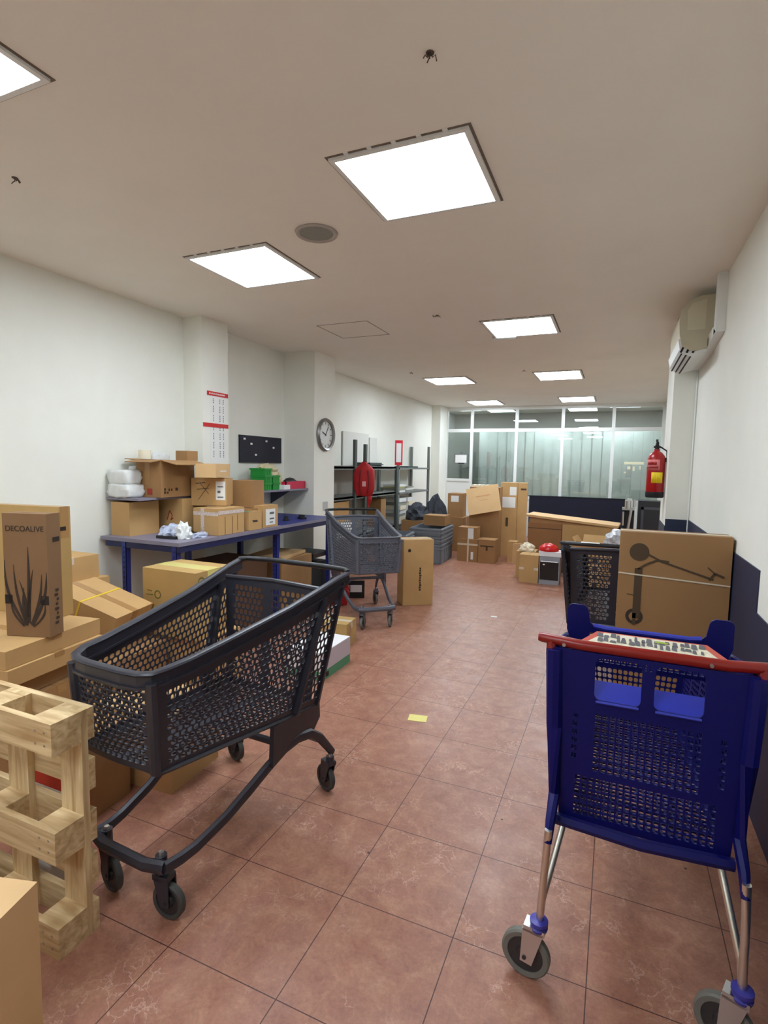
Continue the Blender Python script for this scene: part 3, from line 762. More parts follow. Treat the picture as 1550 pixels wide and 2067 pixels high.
# ------------------------------------------------------------ scooter box
sx = carton('tall cardboard box with an electric scooter printed on it', (.605, 3.40, 0), 0, .562, .165, 1.145, mat('kraft_card_scooter', (150, 112, 70), .7, noise=.03, nscale=5), tape=None, group=None)
K = (.562, .165, 1.145)
def stroke(pts, w):
    out = []
    for (a0, b0), (a1, b1) in zip(pts, pts[1:]):
        d_ = Vector((a1 - a0, b1 - b0)).normalized(); n_ = Vector((-d_.y, d_.x)) * w / 2
        out.append([(a0 - n_.x, b0 - n_.y), (a1 - n_.x, b1 - n_.y), (a1 + n_.x, b1 + n_.y), (a0 + n_.x, b0 + n_.y)])
    return out
def disc(cx, cz, r, n=24): return [[(cx, cz), (cx + r * math.cos(2 * PI * i / n), cz + r * math.sin(2 * PI * i / n)), (cx + r * math.cos(2 * PI * (i + 1) / n), cz + r * math.sin(2 * PI * (i + 1) / n))] for i in range(n)]
decal(sx, 'front', *K, 'polys', disc(.104, 1.03, .052), INKB, 'printed_wheel')
decal(sx, 'front', *K, 'ring', (.095, .65, .028, .046), INK, 'printed_wheel', .0016)
decal(sx, 'front', *K, 'polys', stroke([(.105, .64), (.105, .935)], .04) + stroke([(.10, .93), (.15, .965), (.20, .99), (.26, .985)], .012) + stroke([(.15, 1.02), (.21, .99)], .012) + stroke([(.2, .99), (.48, .905)], .011) +
      stroke([(.46, .9), (.485, .94), (.53, .922)], .012) + stroke([(.485, .94), (.45, .972)], .006) + stroke([(.05, .78), (.09, .775)], .004) + stroke([(.095, .6), (.095, .67)], .018), INKB, 'printed_scooter', .0020)
decal(sx, 'front', *K, 'polys', [[(0, .898), (.562, .872), (.562, .880), (0, .906)]], TAPE_W, 'strap', .0026)
tpb = B(); box(tpb, -.562, .06, 1.145, 0, .105, 1.1465); fin(tpb, 'packing_tape', TAPE_W, sx)

# ------------------------------------------------------------ bench against the left wall
bn = empty('work_bench', (0, 0, 0)); tag(bn, 'long blue steel work bench against the left wall, loaded with boxes', 'bench')
tb = B()
box(tb, -3.50, 2.99, .872, -2.93, 5.4, .9); box(tb, -3.745, 2.99, .872, -3.50, 3.92, .9); box(tb, -3.745, 4.30, .872, -3.50, 5.4, .9)
fin(tb, 'bench_top', BENCHT, bn)
tb = B(); box(tb, -3.745, 4.35, .9, -2.94, 5.38, .903); fin(tb, 'blue_mat', BENCHB, bn)
fm = B(); box(fm, -2.96, 3.0, .825, -2.935, 5.38, .872); box(fm, -3.7, 3.0, .825, -2.96, 3.025, .872)
fin(fm, 'front_rail', mat('dark_blue_rail', (24, 30, 74), .5), bn)
for x, y in ((-2.985, 3.02), (-3.5, 3.02), (-2.985, 4.3), (-3.45, 4.35), (-2.985, 5.33), (-3.68, 5.33)):
    lg = B(); box(lg, x - .022, y - .022, 0, x + .022, y - .018, .872); box(lg, x + .018, y - .022, 0, x + .022, y + .022, .872)
    lo_ = fin(lg, 'leg', BENCHB, bn)
    sl = B()
    for k in range(20): box(sl, x - .006, y - .0228, .06 + k * .04, x + .006, y - .0222, .075 + k * .04)
    stuff(fin(sl, 'slots', DARK, lo_))
lg = B(); box(lg, -3.27, 3.40, .35, -3.23, 3.44, .872); fin(lg, 'leg', BENCHB, bn)
# shelf above the bench
sf = B(); box(sf, -3.75, 3.06, 1.188, -3.40, 3.925, 1.206); box(sf, -3.53, 3.925, 1.188, -3.40, 4.295, 1.206); box(sf, -3.75, 4.295, 1.188, -3.40, 5.57, 1.206)
sh_ = fin(sf, 'wall_shelf', BENCHT); tag(sh_, 'grey shelf board on the left wall above the bench', 'shelf')
br_ = B()
for y in (3.87, 4.62, 5.3): prism(br_, [(-3.755, 1.187), (-3.47, 1.187), (-3.755, 1.02)], y, y + .008, 'xz')
fin(br_, 'bracket', GREYP, sh_)

G2 = 'boxes piled on the blue bench'
K1 = carton('open ended box under the shelf at the near end of the bench', (-3.52, 3.074, .9), 0, .2, .3, .27, KRAFT, group=G2, seam=False, tape=None)
b2 = carton('cardboard box with a red mark, standing at the near corner of the bench', (-3.35, 3.465, .9), 0, .27, .30, .287, KRAFT, tape=None, group=G2)
decal(b2, 'front', .27, .3, .287, 'polys', stroke([(.1, .1), (.13, .18), (.16, .14), (.14, .1), (.17, .12)], .008), INKR, 'red_mark')
decal(b2, 'right', .27, .3, .287, 'rect', (.12, .01, .17, .285), TAPE_T, 'packing_tape')
b3 = carton('big open cardboard box with raised flaps, topmost on the bench', (-3.345, 3.236, 1.208), 4, .25, .40, .30, KRAFT_D, group=G2, flaps=[('f', -8, .12), ('b', -15, .12), ('r', -12, .16), ('l', 4, .12)])
decal(b3, 'right', .26, .4, .3, 'rects', [(.03, .03, .05, .05), (.03, .055, .05, .075), (.08, .05, .095, .07), (.11, .05, .125, .07), (.16, .05, .19, .075), (.06, .03, .08, .045)], INK, 'handling_marks')
decal(b3, 'front', .26, .4, .3, 'rect', (.12, .02, .17, .07), INKR, 'red_mark')
decal(b3, 'front', .26, .4, .3, 'rect', (.1, .1, .15, .29), TAPE_T, 'packing_tape')
b3b = carton('small brown box on the flaps of the big open box', (-3.37, 3.55, 1.508), 10, .11, .16, .085, KRAFT_D, tape=None, group=G2)
cu = fin(lathe(B(), [(.03, 0), (.05, .0), (.05, .075), (.03, .075)], 24, closed=True), 'tape_roll', CREAM, loc=(-3.62, 3.33, 1.516), smooth='auto'); tag(cu, 'cream roll of tape standing on the big open box', 'tape roll')
b4 = carton('pale flat tray box with white lettering, on top of the scribbled box', (-3.02, 3.50, 1.372), 20, .17, .34, .115, KRAFT_L, group=G2, tape=None)
words(b4, 'right', .17, .34, .115, 'Warehouse', .03, (.17, .05), PAPER) if False else decal(b4, 'right', .17, .34, .115, 'rects', [(.1 + k * .016, .048, .112 + k * .016, .058) for k in range(9)], PAPER, 'white_lettering')
b5 = carton('scribbled cardboard box with a white label', (-3.08, 3.70, 1.125), 25, .30, .22, .238, KRAFT, group=G2, tape=None)
decal(b5, 'front', .3, .22, .238, 'polys', stroke([(.04, .19), (.12, .2)], .006) + stroke([(.05, .14), (.15, .15)], .005) + stroke([(.06, .05), (.16, .19)], .004) + stroke([(.08, .19), (.15, .1)], .004), INK, 'scribble')
decal(b5, 'front', .3, .22, .238, 'rect', (.21, .05, .29, .21), PAPER, 'shipping_label')
decal(b5, 'front', .3, .22, .238, 'rects', [(.225, .07, .275, .08), (.225, .11, .25, .13), (.225, .16, .275, .17)], INKG, 'label_print', .002)
b6 = carton('open box lying beyond the scribbled box', (-3.06, 4.02, 1.087), 5, .22, .22, .25, KRAFT_D, group=G2, tape=None)
b7 = carton('cardboard box bound with printed tape in a cross', (-2.945, 3.437, .903), 0, .26, .33, .218, KRAFT, tape=None, group=G2)
TP = mat('printed_white_tape', (206, 190, 182), .35, noise=.25, nscale=90)
decal(b7, 'front', .26, .33, .218, 'rect', (.08, 0, .115, .218), TP, 'printed_tape')
decal(b7, 'front', .26, .33, .218, 'rect', (0, .16, .26, .19), TP, 'printed_tape', .0016)
decal(b7, 'right', .26, .33, .218, 'rect', (0, .17, .33, .2), TP, 'printed_tape')
decal(b7, 'right', .26, .33, .218, 'rects', [(.08, 0, .085, .15), (.17, 0, .175, .15), (.24, .02, .245, .16)], INKB, 'panel_lines')
b7b = carton('cardboard box standing behind the taped box, under the open one', (-3.02, 3.80, .903), 0, .3, .28, .18, KRAFT_D, group=G2)
b8 = carton('small cardboard box with a green lid edge', (-2.945, 3.83, .903), 0, .07, .19, .165, KRAFT, tape=None, group=G2)
decal(b8, 'right', .07, .19, .165, 'rects', [(.06, .07, .13, .08), (.05, .08, .12, .088)], INK, 'printed_mark'); decal(b8, 'top', .07, .19, .165, 'rect', (0, 0, .07, .05), MINT, 'green_edge')
b9 = carton('cardboard box with a large white label, farthest on the bench', (-2.96, 4.06, .903), 0, .2, .235, .205, KRAFT, tape=None, group=G2)
decal(b9, 'right', .2, .235, .205, 'rect', (.04, .02, .19, .17), PAPER, 'shipping_label')
decal(b9, 'right', .2, .235, .205, 'rects', [(.1, .12, .17, .14), (.1, .07, .17, .085), (.1, .04, .15, .05)], INKG, 'label_print', .002)

def crumple(name, loc, sx_, sy_, sz_, m, label, cat, seed=1, sub=3, flat=.3):
    rnd = random.Random(seed); bm = B(); bmesh.ops.create_icosphere(bm, subdivisions=sub, radius=1)
    for v_ in bm.verts:
        k = 1 + rnd.uniform(-.22, .16); v_.co *= k
        v_.co.z = max(v_.co.z, -flat); v_.co.x *= sx_; v_.co.y *= sy_; v_.co.z = (v_.co.z + flat) * sz_
    o_ = fin(bm, name, m, loc=loc); tag(o_, label, cat); return o_
crumple('plastic_bag', (-3.2, 3.22, .901), .12, .1, .08, BAGB, 'crumpled bluish film bag lying on the near end of the bench', 'bag', 3)
crumple('plastic_bag', (-3.09, 3.2, .901), .07, .06, .1, WPLAS, 'small crumpled clear bag in front of the marked box', 'bag', 4)
crumple('plastic_bag', (-3.04, 3.33, .901), .05, .09, .03, BAGB, 'flat crumpled film by the edge of the bench', 'bag', 5)
kb = fin(box(B(), -.09, -.19, 0, .09, .19, .02), 'keyboard', BLACKP2, loc=(-3.07, 3.62 - .3, .905), rotz=.1); 
kb.location = (-3.2, 3.3, .903); tag(kb, 'flat black keyboard under the film on the bench', 'keyboard')
# white bags on the shelf
def bag(loc, w, d, h, label, seed):
    rnd = random.Random(seed); bm = B(); box(bm, -w / 2, -d / 2, 0, w / 2, d / 2, h)
    bmesh.ops.subdivide_edges(bm, edges=bm.edges, cuts=5, use_grid_fill=True)
    for v_ in bm.verts:
        n_ = Vector((v_.co.x / w, v_.co.y / d, (v_.co.z - h / 2) / h)); v_.co -= Vector((n_.x * w, n_.y * d, n_.z * h * .8)) * max(0, n_.length - .6) * .5
        v_.co += Vector([rnd.uniform(-.006, .006) for _ in range(3)]); v_.co.z = max(v_.co.z, 0)
    o_ = fin(bm, 'folded_bag', WPLAS, loc=loc, smooth=True); tag(o_, label, 'bag', 'white bags stacked on the shelf'); return o_
bag((-3.62, 3.135, 1.206), .24, .18, .11, 'white folded bag lowest at the near end of the shelf', 1)
bag((-3.63, 3.135, 1.31), .22, .17, .115, 'white folded bag on top of the lowest one on the shelf', 2)
bag((-3.70, 3.42, 1.206), .1, .34, .25, 'white folded bag bulging behind the big open box', 3)
bag((-3.70, 3.55, 1.44), .09, .2, .13, 'topmost white folded bag behind the big open box', 4)

# notices taped to the pier
def sheet(name, x, y0, z0, y1, z1, m, label, cat, stripes=None):
    o_ = fin(box(B(), x, y0, z0, x + .0015, y1, z1), name, m); tag(o_, label, cat)
    return o_
n1 = sheet('paper_notice', -3.54, 4.03, 1.50, 4.25, 2.14, PAPER, 'white notice strip held by red tape on the pier by the bench', 'notice')
rt_ = B(); box(rt_, -3.538, 3.99, 2.125, -3.536, 4.285, 2.165); fin(rt_, 'red_tape', mat('red_tape', (200, 20, 24), .5), n1)
rt_ = B(); box(rt_, -3.538, 3.935, 1.83, -3.536, 4.285, 1.868); fin(rt_, 'red_tape', mat('red_tape', (200, 20, 24), .5), n1)
ln = B()
for y in (4.07, 4.16, 4.21):
    for k in range(34): 
        if k % 5: box(ln, -3.5384, y, 1.53 + k * .017, -3.538, y + .012, 1.539 + k * .017)
stuff(fin(ln, 'small_print', INKG, n1))
wm = B()
for k in range(8): box(wm, -3.536, 4.02 + k * .028, 2.138, -3.5355, 4.036 + k * .028, 2.152)
fin(wm, 'tape_lettering', PAPER, n1)
# dark tool board on the wall
db = fin(box(B(), XL, 4.72, 1.50, XL + .02, 5.5, 1.80), 'notice_board', mat('navy_board', (18, 20, 40), .6)); tag(db, 'dark navy pin board on the wall above the shelf', 'board')
pb = B()
for y, z in ((4.78, 1.77), (5.18, 1.76), (4.9, 1.72), (5.32, 1.69), (4.98, 1.6)): box(pb, XL + .02, y, z - .02, XL + .022, y + .035, z)
fin(pb, 'pinned_note', PAPER, db)
# green crates, helmet, gloves on the shelf
for k in range(3):
    bm = B(); box(bm, -.09, -.065, 0, .09, .065, .075); box(bm, -.1, -.072, .06, .1, .072, .078)
    for j in range(3): box(bm, -.094, -.055 + j * .04, .01, .094, -.035 + j * .04, .055)
    o = fin(bm, 'plastic_bin', GREEN, loc=(-3.54, 4.82 + .01 * (k % 2), 1.206 + k * .079)); tag(o, ['green plastic bin lowest in the pile on the shelf', 'green plastic bin in the middle of the pile on the shelf', 'green plastic bin topmost on the shelf'][k], 'bin', 'green bins on the shelf')
for k in range(2):
    bm = B(); box(bm, -.09, -.06, 0, .09, .06, .075); box(bm, -.1, -.066, .06, .1, .066, .078)
    o = fin(bm, 'plastic_bin', GREEN, loc=(-3.54, 4.975, 1.206 + k * .079)); tag(o, ['green plastic bin beside the tall green pile, lower', 'green plastic bin beside the tall green pile, upper'][k], 'bin', 'green bins on the shelf')
crumple('work_gloves', (-3.57, 4.98, 1.37), .09, .16, .1, mat('beige_cotton', (206, 194, 156), .9), 'beige work gloves heaped on the green bins', 'gloves', 8)
crumple('work_gloves', (-3.52, 5.12, 1.208), .04, .06, .14, mat('beige_cotton', (206, 194, 156), .9), 'beige work glove hanging beside the green bins', 'gloves', 9)
pk = empty('basket_of_parts', (-3.5, 5.32, 1.207)); tag(pk, 'crimson tray with black parts on the far end of the shelf', 'tray')
bm = B(); box(bm, -.08, -.2, 0, .08, .2, .012)
for a in ((-.085, -.205, -.075, .205), (.075, -.205, .085, .205), (-.085, -.205, .085, -.195), (-.085, .195, .085, .205)): box(bm, a[0], a[1], 0, a[2], a[3], .085)
fin(bm, 'tray', PINK, pk)
crb = B(); bmesh.ops.create_icosphere(crb, subdivisions=2, radius=.07)
for v_ in crb.verts: v_.co.y *= 1.7; v_.co.z = max(0, v_.co.z) + .06
fin(crb, 'black_contents', BLACKP2, pk)
o = fin(box(B(), -.04, -.06, 0, .04, .06, .05), 'packet', PAPER, loc=(-3.43, 5.10, 1.207)); tag(o, 'small white packet before the green bins', 'packet')
# clutter at the far end of the bench
for i, (y, nm_, lb_) in enumerate(((4.5, 'stapler', 'small dark stapler on the blue part of the bench'), (4.72, 'scanner', 'dark hand scanner on the blue part of the bench'), (4.95, 'remote_control', 'dark remote control at the far end of the bench'))):
    bm = B(); box(bm, -.03, -.05, 0, .03, .05, .02); box(bm, -.02, -.03, .02, .02, .04, .045)
    tag(fin(bm, nm_, BLACKP2, loc=(-3.2 + .05 * i, y, .904), rotz=.5 * i, bevel=.004), lb_, 'tool')
# under the bench
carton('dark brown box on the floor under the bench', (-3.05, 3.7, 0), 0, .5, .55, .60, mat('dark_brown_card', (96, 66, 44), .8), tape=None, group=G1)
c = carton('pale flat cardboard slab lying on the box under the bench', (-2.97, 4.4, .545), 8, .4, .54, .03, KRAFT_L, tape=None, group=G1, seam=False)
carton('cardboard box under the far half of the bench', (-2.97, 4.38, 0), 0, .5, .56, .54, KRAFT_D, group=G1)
for (x, y, h_, lb_) in ((-3.33, 5.15, .46, 'black computer tower on the floor under the far end of the bench, by the wall'), (-3.11, 5.17, .40, 'second black computer tower, nearer the edge of the bench')):
    pc = fin(box(B(), -.09, -.2, 0, .09, .2, h_), 'computer_tower', DARK, loc=(x, y, 0), bevel=.006); tag(pc, lb_, 'computer')
    bm = B(); box(bm, -.08, -.204, .05, .08, -.2, h_ - .05); fin(bm, 'front_panel', BLACKP2, pc)
    bm = B(); box(bm, -.06, -.206, h_ - .1, .06, -.204, h_ - .08); fin(bm, 'drive_slot', GREYP, pc)
mn = empty('monitor', (-3.12, 5.2, .465)); tag(mn, 'black monitor lying on the computer towers under the bench', 'monitor')
mn.location.z = .462
fin(box(B(), -.2, -.17, 0, .12, .17, .05), 'housing', BLACKP2, mn, bevel=.006); fin(box(B(), -.19, -.16, .05, .11, .16, .052), 'screen', DARK, mn)
o = fin(box(B(), -.11, -.003, 0, .11, .003, .2), 'paper_sheet', PAPER, loc=(-2.86, 5.45, .64), rotz=.9); tag(o, 'white sheet hanging beneath the far end of the bench', 'paper')

# clock
ck = empty('wall_clock', (-3.33, 5.83, 1.86)); tag(ck, 'round silver wall clock on the white pier', 'clock')
fin(lathe(B(), [(.165, 0), (.2, 0), (.205, .02), (.19, .045), (.168, .035), (.165, .012)], 40, axis='x', closed=True), 'case', mat('clock_silver', (140, 140, 138), .35, metal=.7), ck, smooth='auto')
fin(cyl(B(), (0, 0, 0), (.012, 0, 0), .166, n=40), 'dial', mat('clock_dial', (214, 216, 212), .5), ck)
bm = B()
for k in range(12):
    a = k * PI / 6; mt = Matrix.Rotation(a, 4, 'X'); box(bm, .0125, -.006, .125, .014, .006, .155, mt)
fin(bm, 'hour_marks', INKG, ck)
bm = B(); box(bm, .0155, -.005, -.02, .017, .005, .12, Matrix.Rotation(-.6, 4, 'X')); fin(bm, 'minute_hand', DARK, ck)
bm = B(); box(bm, .0142, -.006, -.02, .0155, .006, .085, Matrix.Rotation(1.2, 4, 'X')); fin(bm, 'hour_hand', DARK, ck)
o = fin(box(B(), -3.33, 5.80, .93, -3.315, 5.9, 1.03), 'wall_socket', mat('socket_grey', (190, 190, 186), .5), bevel=.006); tag(o, 'grey wall socket on the pier below the clock', 'socket')

# things on the floor near the second trolley
wg = carton('white box with a mint green lower edge on the floor', (-1.795, 3.136, 0), 0, .3, .42, .2, mat('white_card', (232, 230, 230), .6), tape=None, group=None, seam=False)
decal(wg, 'right', .3, .42, .2, 'rect', (0, 0, .42, .065), MINT, 'green_band'); decal(wg, 'front', .3, .42, .2, 'rect', (0, 0, .3, .065), MINT, 'green_band')
decal(wg, 'right', .3, .42, .2, 'rect', (.0, .066, .42, .196), mat('lilac_print', (196, 184, 192), .6), 'pale_print')
decal(wg, 'right', .3, .42, .2, 'rects', [(.05, .015, .09, .05)], DARK, 'black_mark', .002)
cb = carton('kraft box on the floor beyond the white and green box', (-1.95, 3.80, 0), 6, .32, .22, .2, KRAFT_Y, tape='top', tm=TAPE_W, group=None)
decal(cb, 'right', .32, .22, .2, 'rects', [(.07, .03, .1, .17)], TAPE_T, 'tape_strip')
tl = carton('tall kraft box with vertical lettering beside the mid grey trolley', (-2.03, 5.21, 0), 38, .16, .40, .715, KRAFT, tape='top', tm=TAPE_W, group=None)
tl.location = (-2.035, 5.21, 0)
# its wide printed face is turned towards the camera
tl.rotation_euler = (0, 0, 0)
for ch in list(tl.children): bpy.data.objects.remove(ch)
me = tl.data; bm = B(); box(bm, -.34, 0, 0, 0, .22, .715); bmesh.ops.bevel(bm, geom=bm.edges[:], offset=.004, segments=2, affect='EDGES'); bm.to_mesh(me); bm.free()
tl.rotation_euler = (0, 0, math.radians(38)); tl.location = (-1.757, 5.455, 0)
K = (.34, .22, .715)
decal(tl, 'front', *K, 'rects', [(.180 - .004 * (k % 3 == 1), .16 + k * .026, .200 + .006 * (k % 4 == 2), .18 + k * .026) for k in range(10)], INKB, 'vertical_lettering'); decal(tl, 'front', *K, 'polys', disc(.065, .6, .018, 10), INK, 'printed_logo')
decal(tl, 'top', *K, 'rect', (0, .085, .34, .135), TAPE_W, 'packing_tape')
# red signboard stand and white sign seen beneath the second trolley
sg = empty('floor_sign', (-2.68, 5.3, 0), .5); tag(sg, 'black edged white sign plate standing beneath the mid grey trolley', 'sign')
bm = B(); box(bm, -.16, -.01, .0, .16, .01, .2); fin(bm, 'plate', DARK, sg)
bm = B(); box(bm, -.14, -.013, .07, -.01, -.01, .15); box(bm, .0, -.013, .07, .13, -.01, .15); fin(bm, 'white_panel', PAPER, sg)
o = crumple('red_bag', (-2.66, 5.03, 0), .09, .09, .22, REDF, 'red cloth bag on the floor beyond the nearest trolley', 'bag', 12)

# ------------------------------------------------------------ shelving beyond the clock
gd = empty('gondola_shelving', (0, 0, 0)); tag(gd, 'beige and grey metal shelving along the left wall past the clock', 'shelving')
bm = B(); box(bm, -3.81, 6.12, 0, -3.79, 8.45, 1.48); fin(bm, 'back_panel', GONDB, gd)
for z in (.45, 1.02, 1.44):
    bm = B(); box(bm, -3.79, 6.15, z, -3.42, 8.42, z + .03); box(bm, -3.43, 6.15, z - .015, -3.42, 8.42, z + .035); fin(bm, 'shelf_board', GONDS, gd)
for y, zt2 in ((6.86, 1.85), (7.2, 1.80), (8.44, 1.48)):
    bm = B(); box(bm, -3.44, y - .03, 0, -3.40, y + .03, zt2); fin(bm, 'upright', mat('dark_green_steel', (70, 78, 74), .5), gd)
rk = empty('open_rack', (0, 0, 0)); tag(rk, 'open grey metal rack between the beige shelving and the far pier', 'rack')
for x, y, z in ((-3.42, 8.52, 1.5), (-3.42, 10.12, 1.87), (-3.78, 8.52, 1.5), (-3.78, 10.12, 1.87)):
    bm = B(); box(bm, x - .02, y - .03, 0, x + .02, y + .03, z); fin(bm, 'upright', GONDS, rk)
for z in (.45, 1.0, 1.43):
    bm = B(); box(bm, -3.78, 8.5, z, -3.4, 10.14, z + .03); fin(bm, 'shelf_board', GONDS, rk)
for (y0, y1, z0_, z1, lb_) in ((7.2, 8.1, 1.481, 2.0, 'large white board leaning on the wall above the beige shelving'), (8.15, 8.44, 1.481, 1.95, 'narrow white board leaning beside the large one')):
    o = fin(box(B(), -3.81, y0, z0_, -3.79, y1, z1), 'leaning_board', mat('off_white_board', (216, 216, 208), .7)); tag(o, lb_, 'board')
# red framed sign
rf = empty('framed_sign', (-3.41, 8.5, 1.5)); tag(rf, 'red framed white price sign on top of the rack upright', 'sign')
rf.rotation_euler = (0, 0, .38)
bm = B(); box(bm, -.065, -.012, 0, .065, .012, .42); fin(bm, 'frame', mat('red_frame', (206, 24, 44), .4), rf)
bm = B(); box(bm, -.042, -.016, .05, .042, -.012, .37); fin(bm, 'card', PAPER, rf)
# red jacket
jk = B()
lathe_pts = [(.05, 0), (.13, .02), (.165, .12), (.175, .3), (.15, .43), (.08, .51), (.03, .55), (.0, .56)]
lathe(jk, lathe_pts, 20)
rnd = random.Random(5)
for v_ in jk.verts: v_.co.y *= .45; v_.co += Vector([rnd.uniform(-.012, .012) for _ in range(3)])
jo = fin(jk, 'backpack', REDF, loc=(-3.25, 6.82, 1.06), rotz=.4, smooth=True); jo.scale = (.86, .86, .86); tag(jo, 'red backpack hanging from the upright of the beige shelving', 'backpack')
bm = B(); sweep(bm, [(-.06, -.08, .42), (-.08, -.1, .2), (-.05, -.09, .02)], .02, n=6); sweep(bm, [(.06, -.08, .42), (.08, -.1, .2), (.05, -.09, .02)], .02, n=6); sweep(bm, [(-.03, 0, .55), (0, 0, .6), (.03, 0, .55)], .015, n=6); fin(bm, 'strap', mat('dark_red_strap', (110, 14, 20), .7), jo)
bm = B(); box(bm, -.03, -.092, .16, .03, -.084, .24); fin(bm, 'patch', mat('pink_patch', (226, 160, 160), .6), jo)
bm = B(); sweep(bm, [(.07, 0, .06), (.09, 0, -.05), (.07, .01, -.18)], .09, .05, n=8, widths=[.8, 1, .5]); fin(bm, 'hanging_sleeve', REDF, jo)
carton('plain kraft box on the lower shelf left of the red backpack', (-3.45, 6.3, .481), 0, .3, .45, .5, KRAFT, tape=None, group='boxes on the shelving')
carton('narrow upright carton on the lowest shelf beside the rack upright', (-3.46, 7.9, .481), 0, .3, .2, .47, KRAFT_D, tape=None, group='boxes on the shelving')
# papers and trays on shelves
def pile(name, loc, w, d, n, hh, ms, label, cat, group):
    rnd = random.Random(hash(label) % 1000 if False else len(label))
    z = loc[2]
    for k in range(n):
        h = hh * rnd.uniform(.8, 1.2)
        bm = B(); box(bm, -w / 2, -d / 2, 0, w / 2, d / 2, h)
        o_ = fin(bm, name, ms[k % len(ms)], loc=(loc[0] + rnd.uniform(-.01, .01), loc[1] + rnd.uniform(-.015, .015), z), rotz=rnd.uniform(-.06, .06)); z += h + .001
        tag(o_, label + (', lowest' if k == 0 else ', topmost' if k == n - 1 else ', ' + ['', 'second', 'third', 'fourth', 'fifth', 'sixth'][k] + ' from below'), cat, group)
pile('paper_ream', (-3.58, 8.75, 1.031), .28, .35, 4, .035, [PAPER, mat('grey_folder', (150, 152, 140), .7), mat('olive_folder', (170, 168, 110), .7)], 'folder in the pile on the middle rack shelf', 'folder', 'folders on the rack')
pile('paper_ream', (-3.58, 9.2, 1.031), .28, .4, 3, .03, [mat('grey_folder', (150, 152, 140), .7), PAPER], 'folder in the far pile on the middle rack shelf', 'folder', 'folders on the rack')
pile('paper_ream', (-3.55, 8.75, .481), .28, .3, 7, .06, [PAPER, CREAM, mat('grey_folder', (150, 152, 140), .7)], 'paper ream in the pile on the lower rack shelf', 'paper ream', 'reams on the rack')
pile('paper_ream', (-3.55, 9.15, .481), .28, .3, 7, .058, [PAPER, CREAM], 'paper ream in the far pile on the lower rack shelf', 'paper ream', 'reams on the rack')
pile('flat_tray', (-3.6, 7.7, 1.476), .26, .5, 3, .018, [mat('dark_green_tray', (26, 46, 44), .5)], 'dark tray on the top shelf', 'tray', 'dark trays on top')
pile('flat_tray', (-3.6, 9.4, 1.461), .26, .6, 1, .02, [mat('dark_green_tray', (26, 46, 44), .5)], 'dark tray on the top of the open rack', 'tray', 'dark trays on the open rack')

# ------------------------------------------------------------ far end
def crate(loc, rz, w, d, h, label, m=CRATEG):
    r_ = empty('plastic_crate', loc, rz); tag(r_, label, 'crate', 'grey plastic crates')
    bm = B(); t = .012
    for a in ((-w / 2, -d / 2, w / 2, -d / 2 + t), (-w / 2, d / 2 - t, w / 2, d / 2), (-w / 2, -d / 2, -w / 2 + t, d / 2), (w / 2 - t, -d / 2, w / 2, d / 2)): box(bm, a[0], a[1], 0, a[2], a[3], h)
    box(bm, -w / 2, -d / 2, 0, w / 2, d / 2, .01)
    for k in range(5):
        x = -w / 2 + (k + .5) * w / 5; box(bm, x - .008, -d / 2 - .008, .01, x + .008, -d / 2 + .004, max(.02, h - .08))
        y = -d / 2 + (k + .5) * d / 5; box(bm, w / 2 - .004, y - .008, .01, w / 2 + .008, y + .008, max(.02, h - .08))
    fin(bm, 'body', m, r_)
    bm = B(); e = .014
    for z in (h - .03, h - .08):
        for a in ((-w / 2 - e, -d / 2 - e, w / 2 + e, -d / 2), (-w / 2 - e, d / 2, w / 2 + e, d / 2 + e), (-w / 2 - e, -d / 2, -w / 2, d / 2), (w / 2, -d / 2, w / 2 + e, d / 2)): box(bm, a[0], a[1], z, a[2], a[3], z + .022)
    fin(bm, 'rim', m, r_)
    return r_
for k in range(3):
    crate((-2.66, 8.12, (0, .302, .424)[k]), 0.05, .50, .75, .30 if k == 0 else .12, ['grey plastic crate lowest in the nested stack by the tall kraft box', 'grey plastic crate in the middle of the nested stack', 'grey plastic crate topmost of the nested stack'][k])
CR2 = crate((-2.98, 7.35, .0), .12, .45, .5, .5, 'grey plastic crate standing behind the tall kraft box')
carton('kraft box on the grey crates left of the leaning box', (-2.46, 8.16, .546), 0, .36, .32, .16, KRAFT_D, group='boxes at the far end')
o = carton('upper kraft box with a white label stacked left of the leaning box', (-2.47, 9.2, .60), 0, .26, .3, .42, KRAFT_D, group='boxes at the far end', tape=None)
decal(o, 'front', .26, .3, .5, 'rect', (.06, .27, .2, .38), PAPER, 'shipping_label')
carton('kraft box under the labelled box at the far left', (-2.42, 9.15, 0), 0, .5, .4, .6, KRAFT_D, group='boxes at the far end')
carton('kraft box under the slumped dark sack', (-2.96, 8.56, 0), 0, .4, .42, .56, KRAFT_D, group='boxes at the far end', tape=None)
crumple('grey_sack', (-3.16, 8.77, .562), .2, .18, .22, DGREY, 'dark grey sack slumped between the rack and the far boxes', 'sack', 21)
crumple('grey_sack', (-3.12, 9.7, .0), .24, .25, .7, DGREY, 'dark grey sack on the floor below the door glass', 'sack', 22)
bm = B(); sweep(bm, [(-.12, 0, 0), (0, .0, .03), (.12, 0, 0)], .03, n=6)
